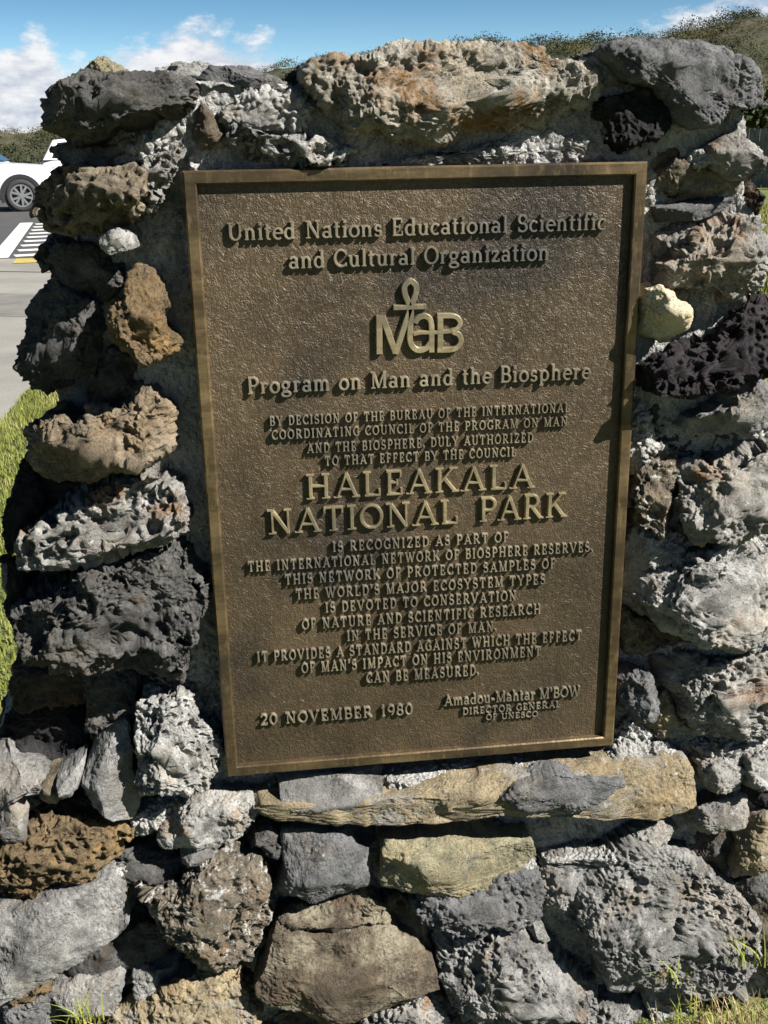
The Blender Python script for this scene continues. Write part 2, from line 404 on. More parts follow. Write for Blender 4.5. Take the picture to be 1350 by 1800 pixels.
# --- top course
R_([(146,128),(160,112),(183,99),(205,112),(222,124),(225,150),(150,150)], 'rough', 'yellow', .03, .16, 'small tan stone peeping over the top edge')
R_([(275,120),(300,113),(350,111),(376,116),(368,145),(330,150),(285,145)], 'porous', 'light', .04, .2)
R_([(62,180),(75,165),(107,142),(150,131),(200,127),(250,122),(300,131),(347,150),(335,185),(300,205),(260,220),(225,240),(165,255),(115,257),(95,240),(75,215)], 'porous', 'dark', .07, .02, 'large dark rounded rock on the top left corner', phimax=160, Hb=.14)
R_([(345,142),(370,120),(400,119),(440,125),(480,137),(503,155),(450,168),(400,182),(383,172),(350,150)], 'angular', 'blue', .04, .07, Hb=.15)
R_([(385,200),(420,175),(470,160),(520,165),(548,185),(548,205),(520,225),(470,232),(430,225),(400,225)], 'crumb', 'light', .04, .05)
R_([(340,195),(355,180),(372,192),(395,225),(393,240),(355,257),(340,235)], 'angular', 'brown', .025, .04, 'small brown wedge of rock')
R_([(405,215),(430,222),(470,238),(540,235),(590,250),(622,262),(600,285),(550,294),(490,294),(440,283),(425,262),(400,245)], 'scoria', 'light', .045, .03, 'pale rock full of round holes above the plaque')
R_([(497,140),(525,112),(565,130),(580,180),(600,220),(575,235),(530,215),(508,175)], 'rough', 'black', .03, .07)
R_([(527,132),(580,111),(640,102),(700,92),(800,84),(900,82),(945,94),(960,109),(1000,111),(1035,124),(1050,144),(1055,174),(1040,191),(1000,204),(940,219),(880,230),(800,241),(740,244),(680,242),(640,230),(600,216),(575,194),(560,169),(535,149)], 'strata', 'cream', .05, .035, 'long cream and rust coloured cap rock', Hb=.2, phimax=150, lumpk=.5)
R_([(1045,88),(1075,83),(1125,78),(1167,70),(1225,75),(1255,75),(1278,93),(1303,118),(1326,142),(1337,187),(1300,196),(1275,192),(1245,215),(1200,226),(1180,215),(1170,190),(1140,160),(1100,135),(1075,112)], 'angular', 'blue', .045, .02, 'blue grey angular rock on the top right corner', Hb=.2, phimax=150, sq=.34, tilt=(-.15, -.35), lumpk=.6)
R_([(1035,100),(1060,98),(1085,125),(1100,150),(1075,172),(1055,165),(1045,130)], 'crumb', 'light', .03, .06)
R_([(1055,178),(1090,160),(1125,150),(1160,168),(1177,205),(1168,228),(1130,252),(1090,264),(1060,245),(1048,205)], 'craggy', 'black', .045, .03)
R_([(1130,240),(1180,228),(1250,212),(1262,240),(1228,265),(1190,290),(1150,300),(1135,280)], 'rough', 'brown', .02, .06)
# --- right column
R_([(1294,221),(1312,235),(1337,264),(1337,284),(1329,304),(1312,325),(1281,318),(1252,300),(1230,278),(1243,255),(1274,237)], 'porous', 'stain', .045, .02, 'white rock with rust red spots on the right edge', Hb=.1, phimax=150, lumpk=.3, grow=.91)
R_([(1300,350),(1305,332),(1320,318),(1333,338),(1338,360),(1327,380),(1308,370)], 'porous', 'rust', .04, .06, phimax=150)
R_([(1138,290),(1200,280),(1255,300),(1285,320),(1280,335),(1220,347),(1140,347)], 'strata', 'brown', .035, .05)
R_([(1190,356),(1225,348),(1270,338),(1284,352),(1262,378),(1200,386),(1150,390),(1143,362)], 'slab', 'blue', .04, .045)
R_([(1140,412),(1180,395),(1212,397),(1200,430),(1165,452),(1143,450)], 'crumb', 'grey', .03, .05)
R_([(1165,455),(1200,430),(1215,405),(1250,382),(1290,366),(1325,380),(1344,410),(1349,450),(1340,490),(1322,515),(1305,530),(1280,532),(1240,522),(1190,507),(1160,490)], 'craggy', 'stain', .055, .03, 'big pitted grey rock on the right edge', Hb=.12, phimax=150, lumpk=.5, grow=.95)
R_([(1125,519),(1133,507),(1151,503),(1174,519),(1189,531),(1207,560),(1192,578),(1168,604),(1155,597),(1139,593),(1122,583),(1121,555)], 'angular', 'pale', .045, .012, 'pale yellow stone beside the plaque frame')
R_([(1117,640),(1178,611),(1236,586),(1256,564),(1300,542),(1328,514),(1362,520),(1368,580),(1350,640),(1330,655),(1278,666),(1250,676),(1167,694),(1117,685)], 'scoria', 'plum', .075, .03, 'purplish black spongy lava rock', Hb=.12, phimax=150)
R_([(1118,700),(1160,690),(1210,695),(1250,745),(1300,760),(1290,785),(1230,800),(1170,785),(1125,760)], 'rough', 'dark', .02, .065)  # set-back stone, dark tone stands in for the shadowed underside
R_([(1317,661),(1333,667),(1365,690),(1372,735),(1328,749),(1294,752),(1256,757),(1222,757),(1183,752),(1200,730),(1239,714),(1267,703),(1281,678)], 'angular', 'grey', .07, .03, 'light grey wedge shaped slab on the right edge', Hb=.12, phimax=150)
R_([(1118,800),(1150,780),(1188,785),(1192,850),(1185,930),(1150,932),(1110,917),(1105,850)], 'porous', 'crust', .045, .035, lumpk=.6)
R_([(1180,795),(1230,806),(1290,792),(1340,768),(1375,770),(1378,900),(1330,925),(1265,937),(1190,935),(1180,880)], 'craggy', 'stain', .06, .03, 'grey rock with a rust brown top band', Hb=.12, phimax=150, lumpk=.6)
R_([(1098,960),(1117,930),(1172,935),(1210,950),(1190,975),(1130,985),(1100,1000)], 'crumb', 'light', .035, .045)
R_([(1117,968),(1172,946),(1208,955),(1250,952),(1280,938),(1306,949),(1333,960),(1376,962),(1376,1117),(1305,1120),(1244,1108),(1194,1107),(1155,1088),(1119,1058),(1094,1028),(1094,990)], 'porous', 'light', .075, .03, 'largest light grey pitted rock right of the plaque', Hb=.12, phimax=150)
R_([(1088,1065),(1150,1085),(1240,1105),(1375,1115),(1375,1155),(1200,1155),(1100,1145)], 'rough', 'brown', .02, .06)
R_([(1142,1164),(1189,1141),(1239,1150),(1306,1149),(1333,1137),(1378,1147),(1378,1275),(1314,1288),(1250,1294),(1217,1270),(1189,1241),(1167,1205),(1150,1182)], 'porous', 'stain', .06, .03, 'light grey rock with an ochre left end', Hb=.12, phimax=150)
R_([(1083,1189),(1111,1178),(1139,1183),(1151,1208),(1144,1239),(1133,1261),(1117,1264),(1097,1241),(1086,1217)], 'rough', 'blue', .05, .025)
R_([(1135,1265),(1150,1228),(1175,1208),(1192,1245),(1218,1272),(1190,1287),(1150,1292)], 'rough', 'tan', .03, .04)
R_([(1225,1332),(1240,1320),(1285,1308),(1302,1318),(1300,1350),(1290,1370),(1235,1372),(1220,1355)], 'rough', 'light', .045, .03)
R_([(1300,1315),(1376,1296),(1376,1368),(1312,1367),(1298,1340)], 'rough', 'light', .05, .03)
# --- ledge under the plaque
R_([(490,1370),(520,1357),(650,1346),(672,1350),(664,1392),(600,1398),(515,1401),(494,1390)], 'slab', 'grey', .05, .03, 'flat grey stone wedged under the plaque')
R_([(455,1410),(470,1398),(520,1404),(600,1400),(680,1378),(760,1364),(860,1347),(960,1338),(1060,1330),(1150,1320),(1192,1325),(1207,1350),(1212,1405),(1195,1410),(1140,1417),(1075,1417),(1005,1410),(925,1406),(850,1406),(775,1414),(675,1425),(600,1425),(500,1427),(470,1420)], 'slab', 'tan', .055, .02, 'long tan ledge stone below the plaque')
R_([(882,1400),(910,1382),(980,1360),(1050,1370),(1092,1378),(1045,1405),(1000,1424),(925,1420)], 'angular', 'blue', .014, -.028, 'thin blue grey flake on the tan ledge stone')
# --- courses under the ledge
R_([(575,1442),(655,1442),(654,1470),(642,1487),(615,1470)], 'rough', 'dark', .02, .06)  # dark tone painted in for the shade below the ledge
R_([(500,1460),(540,1452),(600,1455),(622,1473),(645,1487),(641,1545),(615,1557),(550,1562),(500,1567),(483,1560),(503,1515)], 'smooth', 'blue', .055, .025, 'smooth blue grey block under the ledge')
R_([(670,1475),(680,1465),(710,1460),(800,1458),(875,1463),(925,1465),(935,1495),(900,1520),(860,1540),(800,1548),(725,1548),(672,1540)], 'slab', 'yellow', .055, .025, 'yellowish lichen covered block under the ledge')
R_([(933,1445),(1060,1440),(1062,1485),(1000,1492),(940,1490)], 'rough', 'black', .012, .075)  # black tone stands in for shade in the deep recess
R_([(1105,1452),(1150,1440),(1180,1443),(1190,1460),(1150,1472),(1110,1472)], 'rough', 'light', .04, .04)
R_([(1205,1415),(1245,1398),(1300,1386),(1314,1405),(1313,1432),(1250,1452),(1215,1442)], 'angular', 'grey', .05, .03)
R_([(1285,1372),(1310,1368),(1376,1370),(1376,1420),(1330,1424),(1314,1400)], 'rough', 'black', .03, .04)
R_([(1290,1442),(1330,1428),(1376,1420),(1376,1510),(1300,1522),(1283,1530),(1287,1475)], 'angular', 'tan', .055, .03, 'tan and brown split block at the right edge')
R_([(1205,1480),(1240,1455),(1285,1455),(1290,1500),(1262,1538),(1225,1522)], 'angular', 'dark', .03, .045)
R_([(1275,1540),(1320,1522),(1376,1517),(1376,1555),(1330,1587),(1300,1567)], 'rough', 'dark', .04, .045)
R_([(950,1505),(1000,1490),(1055,1488),(1065,1520),(1030,1560),(1005,1605),(965,1582),(948,1545)], 'rough', 'grey', .035, .045)
R_([(728,1580),(750,1560),(805,1535),(875,1513),(925,1513),(948,1540),(958,1585),(946,1605),(900,1614),(825,1622),(775,1622),(740,1607)], 'rough', 'blue', .055, .02, 'blue grey oval rock dusted with mortar')
R_([(1065,1492),(1105,1475),(1155,1483),(1200,1503),(1250,1533),(1305,1568),(1319,1600),(1321,1640),(1311,1667),(1267,1712),(1230,1722),(1195,1712),(1150,1709),(1070,1712),(1058,1675),(1042,1650),(1000,1612),(1013,1550),(1043,1520)], 'porous', 'grey', .085, .025, 'largest pitted grey boulder at lower right', lumpk=1.3)
R_([(675,1572),(700,1562),(752,1598),(760,1680),(705,1688),(672,1640)], 'rough', 'brown', .03, .045)
R_([(490,1597),(550,1580),(600,1570),(635,1563),(674,1583),(674,1608),(625,1618),(560,1627),(515,1617)], 'rough', 'brown', .05, .035)
R_([(452,1700),(475,1650),(490,1612),(530,1620),(560,1627),(672,1617),(722,1640),(758,1682),(767,1722),(720,1737),(650,1747),(620,1760),(560,1757),(520,1742),(480,1733),(455,1717)], 'smooth', 'brown', .075, .02, 'broad smooth brown boulder at the bottom')
R_([(925,1630),(935,1618),(955,1626),(965,1647),(940,1652)], 'smooth', 'grey', .03, .02, 'grey pebble set between two boulders')
R_([(770,1650),(805,1635),(865,1630),(912,1630),(925,1650),(960,1650),(995,1680),(1032,1702),(1052,1727),(1042,1752),(1015,1777),(955,1797),(875,1803),(815,1797),(793,1742),(773,1702)], 'porous', 'grey', .085, .02, 'pitted grey boulder at the bottom centre')
R_([(1320,1590),(1345,1565),(1376,1550),(1376,1720),(1335,1690),(1322,1640)], 'smooth', 'brown', .04, .045)
R_([(1270,1712),(1292,1708),(1312,1735),(1302,1757),(1280,1742)], 'smooth', 'blue', .04, .02)
R_([(1135,1742),(1190,1722),(1217,1740),(1220,1800),(1180,1822),(1130,1802)], 'rough', 'light', .04, .03)
R_([(1012,1775),(1060,1755),(1112,1757),(1134,1792),(1122,1840),(1008,1840)], 'rough', 'grey', .05, .03)
R_([(640,1765),(700,1750),(760,1737),(792,1762),(802,1800),(815,1850),(612,1850)], 'rough', 'stain', .06, .025)
R_([(460,1790),(520,1768),(600,1770),(630,1790),(610,1850),(455,1850)], 'rough', 'brown', .03, .05)
R_([(190,1792),(200,1770),(240,1750),(320,1708),(380,1700),(420,1698),(427,1730),(454,1782),(440,1795),(410,1840),(195,1850)], 'rough', 'tan', .07, .025, 'ochre tan boulder at lower left', lumpk=.5)
R_([(424,1700),(455,1722),(462,1772),(452,1785),(430,1742)], 'rough', 'brown', .03, .045)
# --- left column
R_([(95,262),(115,255),(165,255),(230,238),(300,213),(325,232),(315,262),(280,275),(200,292),(115,292)], 'rough', 'grey', .03, .085, tilt=(.5, 0))
R_([(50,370),(55,335),(80,305),(115,290),(160,288),(200,293),(240,285),(265,300),(270,335),(262,370),(240,392),(200,407),(150,412),(105,405),(65,392)], 'scoria', 'beige', .06, .045, 'large brown honeycombed rock at upper left', Hb=.12, phimax=160, tilt=(.45, .1))
R_([(250,280),(280,270),(320,256),(332,268),(302,308),(292,340),(280,368),(262,372),(255,330)], 'scoria', 'stain', .05, .035)
R_([(177,415),(200,402),(217,399),(231,410),(243,433),(227,437),(198,443),(182,433)], 'smooth', 'light', .045, .02, 'small light grey angular stone at upper left')
R_([(57,452),(75,433),(105,422),(150,430),(205,440),(228,460),(217,502),(190,522),(140,527),(100,502),(85,480)], 'rough', 'dark', .035, .10, Hb=.12, phimax=160, tilt=(.7, 0))
R_([(227,510),(230,487),(245,474),(263,480),(287,507),(294,530),(290,545),(298,567),(318,593),(310,606),(283,619),(253,629),(230,618),(213,588),(201,557),(206,533),(220,525)], 'rough', 'ochre', .065, .025, 'orange brown stone left of the plaque', lumpk=.7)
R_([(27,613),(40,587),(53,543),(73,503),(100,483),(127,517),(195,525),(197,573),(187,613),(167,653),(127,683),(80,690),(43,680),(28,647)], 'rough', 'dark', .05, .10, 'large dark shaded rock at middle left', Hb=.14, phimax=160, tilt=(.75, 0))
R_([(150,690),(172,655),(198,610),(235,622),(252,670),(240,702),(200,722),(155,717)], 'rough', 'dark', .03, .085, tilt=(.6, 0))
R_([(32,773),(50,757),(90,733),(107,733),(127,750),(157,728),(160,710),(180,706),(203,708),(227,691),(247,674),(277,676),(300,703),(309,733),(308,767),(287,782),(250,802),(200,822),(150,839),(100,852),(67,845),(50,800)], 'craggy', 'beige', .065, .04, 'jagged rock with rusty hollows left of the plaque', Hb=.12, phimax=160, lumpk=.9, tilt=(.3, .3))
R_([(8,900),(20,860),(42,800),(62,825),(82,860),(62,925),(32,958),(12,985)], 'rough', 'black', .03, .10, phimax=160, Hb=.12)
R_([(27,962),(33,940),(67,923),(103,897),(167,860),(217,833),(267,811),(300,828),(322,847),(338,880),(339,915),(300,935),(250,955),(183,979),(133,992),(67,999),(33,995)], 'scoria', 'stain', .07, .035, 'pale honeycombed rock left of the plaque', Hb=.12, phimax=150, tilt=(.25, .08))
R_([(28,1080),(57,1045),(117,1020),(160,1000),(200,983),(250,960),(300,947),(328,960),(338,983),(352,997),(369,1013),(364,1050),(342,1070),(348,1097),(341,1123),(334,1150),(326,1190),(300,1199),(260,1189),(233,1179),(187,1169),(150,1159),(83,1145),(40,1119)], 'craggy', 'dark', .095, .035, 'biggest craggy dark rock left of the plaque', Hb=.14, phimax=150, tilt=(.1, .12), lumpk=1.5, grow=1.05)
R_([(12,985),(50,985),(70,1060),(45,1125),(8,1090)], 'rough', 'black', .03, .09, phimax=150)
R_([(18,1210),(33,1150),(90,1142),(155,1155),(172,1210),(145,1245),(80,1238),(35,1238)], 'rough', 'rust', .03, .08, phimax=150)
R_([(150,1160),(200,1170),(240,1185),(245,1240),(235,1275),(205,1265),(165,1300),(150,1240)], 'rough', 'dark', .03, .07)
R_([(-15,1310),(28,1240),(92,1235),(135,1252),(160,1300),(152,1330),(90,1347),(15,1347),(-15,1330)], 'rough', 'black', .03, .09, phimax=150)
R_([(240,1245),(247,1227),(300,1210),(314,1204),(342,1220),(347,1245),(365,1268),(391,1287),(393,1315),(376,1347),(350,1372),(325,1394),(280,1397),(250,1387),(241,1345),(238,1300)], 'porous', 'light', .075, .03, 'upright light grey pitted rock at the plaque lower left corner')
R_([(153,1347),(160,1315),(180,1290),(210,1267),(227,1264),(234,1300),(239,1350),(244,1400),(236,1417),(205,1412),(170,1392)], 'smooth', 'grey', .055, .04, 'smooth grey upright stone at lower left')
R_([(-15,1318),(10,1312),(25,1335),(75,1348),(87,1360),(60,1372),(32,1382),(49,1410),(45,1442),(10,1457),(-15,1452)], 'smooth', 'grey', .05, .035)
R_([(75,1362),(105,1353),(108,1395),(85,1407),(70,1392)], 'smooth', 'brown', .04, .04)
R_([(105,1358),(150,1328),(152,1355),(137,1383),(115,1390)], 'smooth', 'grey', .045, .035)
R_([(-15,1482),(5,1470),(30,1455),(80,1432),(125,1428),(200,1435),(234,1445),(235,1482),(200,1502),(150,1517),(100,1527),(65,1547),(40,1564),(-15,1552)], 'scoria', 'ochre', .065, .03, 'orange ochre spongy rock at lower left')
R_([(283,1442),(310,1410),(350,1392),(400,1388),(442,1400),(447,1430),(427,1457),(380,1474),(320,1474),(288,1462)], 'rough', 'light', .05, .03)
R_([(318,1487),(345,1475),(380,1472),(388,1490),(350,1505),(323,1502)], 'smooth', 'grey', .04, .03)
R_([(450,1460),(470,1450),(492,1470),(490,1497),(465,1502),(440,1480)], 'porous', 'dark', .04, .03)
R_([(165,1495),(200,1482),(240,1488),(290,1488),(327,1503),(327,1537),(280,1547),(210,1542),(170,1535)], 'rough', 'dark', .035, .05)
R_([(-15,1574),(10,1570),(50,1565),(100,1545),(195,1528),(217,1550),(227,1603),(195,1622),(140,1652),(100,1672),(50,1697),(-15,1717)], 'slab', 'grey', .075, .02, 'broad smooth grey slab at the left edge')
R_([(225,1567),(240,1545),(280,1550),(320,1540),(350,1508),(380,1498),(450,1508),(474,1535),(474,1600),(469,1652),(440,1672),(390,1679),(325,1679),(303,1650),(280,1625),(250,1600)], 'porous', 'crust', .075, .02, 'brown pitted block crusted with white mortar')
R_([(100,1697),(150,1665),(200,1640),(250,1618),(292,1635),(302,1662),(240,1692),(180,1707),(110,1712)], 'angular', 'dark', .03, .05)
R_([(238,1667),(265,1690),(310,1692),(320,1707),(290,1727),(240,1737)], 'angular', 'grey', .04, .035)
R_([(100,1727),(140,1710),(215,1690),(222,1710),(207,1762),(170,1772),(120,1767),(103,1747)], 'angular', 'grey', .05, .03)
R_([(8,1732),(40,1718),(80,1708),(94,1725),(60,1742),(15,1750)], 'rough', 'ochre', .05, .025, 'small orange stone at the lower left corner')
R_([(-15,1742),(50,1748),(95,1735),(117,1770),(112,1805),(60,1850),(-15,1850)], 'rough', 'blue', .055, .02)
for i, (poly, kind, col, H, yc, label, k) in enumerate(STONES):
    stone('stone', poly, kind, rock_mat(col, i), H, yc, seed=101 + i*7, label=label, **k)

# the two flanks of the wall, which the photograph does not look at, faced with more of the same stones
_all = [o for o in COL.objects if o.name.split('.')[0] == 'stone']
def _dims(o):
    v = np.empty(len(o.data.vertices)*3, np.float32); o.data.vertices.foreach_get('co', v); v = v.reshape(-1, 3); return (v.min(0) + v.max(0))/2, np.ptp(v, axis=0)
_src = [(o, *_dims(o)) for o in _all]; _src = [q for q in _src if .13 < q[2][0] < .24 and .09 < q[2][2] < .2]
rs = np.random.RandomState(5); CW = [at_wall(x, y, .062)[[0, 2]] for x, y in CORE]
for sgn, edge in ((-1, CW[21:]), (1, CW[10:22])):
    ez = np.array([p[1] for p in edge]); ex = np.array([p[0] for p in edge]); o_ = np.argsort(ez); z = .10
    while z < 1.42:
        rowh = 0
        for yc_ in (.19, .33):
            so_, c_, d_ = _src[rs.randint(len(_src))]; k_ = .155/max(.09, d_[0]*.85); zc = z + .5*d_[2]*k_
            o = so_.copy(); COL.objects.link(o); o.parent = ROOT
            if 'label' in o: del o['label']
            M_ = Matrix.Rotation(sgn*math.pi/2, 4, 'Z') @ Matrix.Scale(k_, 4) @ Matrix.Translation(-Vector(c_.tolist()))
            o.matrix_local = Matrix.Translation(Vector((float(np.interp(zc, ez[o_], ex[o_])) - .04*sgn, yc_ - RL[1], zc))) @ M_
            rowh = max(rowh, d_[2]*k_)
        z += rowh*1.02
MORT = bpy.data.materials['mortar']
for i, (poly, H, yc) in enumerate([
    ([(640,294),(760,284),(840,252),(930,236),(1010,206),(1045,196),(1048,240),(1078,280),(900,287)], .030, .055),
    ([(670,1354),(760,1345),(860,1334),(870,1346),(790,1362),(690,1380)], .045, .045), ([(850,1336),(960,1326),(1060,1316),(1075,1330),(960,1343),(860,1350)], .045, .045),
    ([(1050,1322),(1095,1288),(1140,1296),(1195,1320),(1150,1326),(1060,1334)], .05, .045), ([(230,264),(290,215),(332,186),(340,232),(302,260),(262,277)], .03, .06),
    ([(322,292),(345,274),(400,284),(412,300),(330,304)], .02, .055), ([(50,1556),(100,1534),(200,1514),(236,1502),(228,1530),(110,1552),(60,1572)], .05, .045),
    ([(230,1422),(290,1400),(352,1378),(330,1406),(290,1442),(238,1452)], .04, .05), ([(1110,722),(1125,712),(1140,758),(1152,780),(1120,802),(1104,832),(1106,770)], .035, .04),
    ([(1138,1140),(1220,1116),(1340,1118),(1376,1134),(1376,1150),(1300,1152),(1190,1144)], .035, .055), ([(1215,1305),(1250,1290),(1376,1290),(1376,1312),(1300,1320),(1235,1325)], .04, .05),
    ([(742,1566),(800,1540),(870,1516),(932,1510),(942,1526),(870,1538),(800,1560)], .05, .04), ([(950,1500),(1060,1482),(1105,1468),(1200,1500),(1150,1492),(1060,1504)], .05, .045),
    ([(1075,1285),(1110,1262),(1135,1268),(1140,1292),(1100,1310)], .03, .055), ([(1205,268),(1230,262),(1250,280),(1235,298),(1212,292)], .035, .035),
    ([(560,1395),(640,1392),(690,1384),(680,1400),(600,1412),(556,1410)], .05, .03), ([(440,1395),(480,1372),(496,1392),(470,1410),(446,1412)], .03, .05)]):
    stone('mortar_bead', poly, 'crumb', MORT, H*.8, yc, seed=901 + 5*i)

# ------------------------------------------------------------------ bronze plaque
PW, PH = .61, .885
FIELD_Y, FRAME_Y, TOP_Y = .0095, 0.0, .0032
def bronze(name, lo, hi, rough, metal, wrinkle=False):
    m, nt, b = mat_new(name); t = NT(nt)
    col = t.mix(t.ramp(t.noise(5.5, 7, .6), [(.36, 0.), (.62, 1.)]), lo, hi)
    col = t.mix(t.ramp(t.noise(4.2, 4, .5, off=8.3), [(.55, 0.), (.68, .8)]), col, tuple(c*k for c, k in zip(lo, (.42, .5, .75))))
    col = t.mix(.3, col, t.ramp(t.noise(260, 4, .7), [(.3, .6), (.5, 1.), (.7, 1.4)]), 'MULTIPLY')
    col = t.mix(t.ramp(t.noise(3.1, 5, .6, sc=(1, 1, .5), off=5.5), [(.55, 0.), (.68, .6)]), col, tuple(c*k for c, k in zip(lo, (.5, .58, .8))))
    b.inputs['Metallic'].default_value = metal
    if wrinkle:
        w = t.noise(100, 4, .58, dist=1.1); w2 = t.noise(64, 3, .55, sc=(1.7, 1, .8), off=2, dist=1.6)
        r1 = t.math('ABSOLUTE', t.math('SUBTRACT', w, .5)); r2 = t.math('ABSOLUTE', t.math('SUBTRACT', w2, .5))
        r1 = t.math('MINIMUM', t.math('MULTIPLY', r1, 9), 1.0); r2 = t.math('MINIMUM', t.math('MULTIPLY', r2, 11), 1.0)
        h = t.math('ADD', t.math('MULTIPLY', r1, .6), t.math('MULTIPLY', r2, .7))
        h = t.math('ADD', h, t.math('MULTIPLY', t.noise(120, 3, .6), .20))
        bn = t.bump(h, .0007, .8)
        col = t.mix(t.ramp(h, [(.75, 0.), (1.45, .16)]), col, tuple(min(1, c*1.7) for c in hi))  # raised wrinkles tinted lighter: a highlight painted into the colour
    else:
        bn = t.bump(t.noise(120, 5, .65, sc=(1, 1, .35)), .0007, .8)
        col = t.mix(t.ramp(t.noise(26, 6, .7, sc=(.35, 1, 1.6), off=2.2), [(.40, 0.), (.60, .7)]), col, tuple(c*.55 for c in lo))
        col = t.mix(t.ramp(t.noise(90, 6, .75, sc=(1, 1, .3), off=6.2), [(.54, 0.), (.70, .6)]), col, tuple(c*1.35 for c in hi))
    t.l(col, b.inputs['Base Color']); t.l(bn, b.inputs['Normal'])
    t.l(t.math('ADD', t.math('MULTIPLY', t.noise(30, 5, .6), .25), rough - .12), b.inputs['Roughness'])
    return m
BR_FIELD = bronze('bronze_field', (.036,.026,.0155), (.080,.057,.032), .46, .35, True)
BR_FRAME = bronze('bronze_frame', (.066,.048,.028), (.20,.141,.074), .38, .6)
BR_LETTER = bronze('bronze_letter', (.19,.168,.125), (.27,.235,.165), .42, .4)
BR_BIG = bronze('bronze_bright', (.24,.20,.125), (.34,.28,.165), .38, .45)
PL = empty('bronze_plaque', (0, .06, GZ - PH/2), 'rectangular bronze plaque with raised lettering on the stone monument', 'plaque')
PO = np.array((0, .06, GZ - PH/2))
mb = MB(); h = PW/2; g = PH/2
mb.box((-h + .001, FIELD_Y, GZ - g + .001), (h - .001, .075, GZ + g - .001))
mb.v = [tuple(np.array(v) - PO) for v in mb.v]; mb.build('back_panel', BR_FIELD, PL)
mb = MB(); fw = .0165
def rect(ins, y): return [(-h + ins, y, GZ - g + ins), (h - ins, y, GZ - g + ins), (h - ins, y, GZ + g - ins), (-h + ins, y, GZ + g - ins)]
mb.loft([rect(-.0005, .072), rect(-.0005, .0025), rect(.002, FRAME_Y), rect(fw - .002, FRAME_Y), rect(fw, .0018), rect(fw + .001, FIELD_Y + .003)], cap=False)
mb.v = [tuple(np.array(v) - PO) for v in mb.v]; mb.build('frame', BR_FRAME, PL)

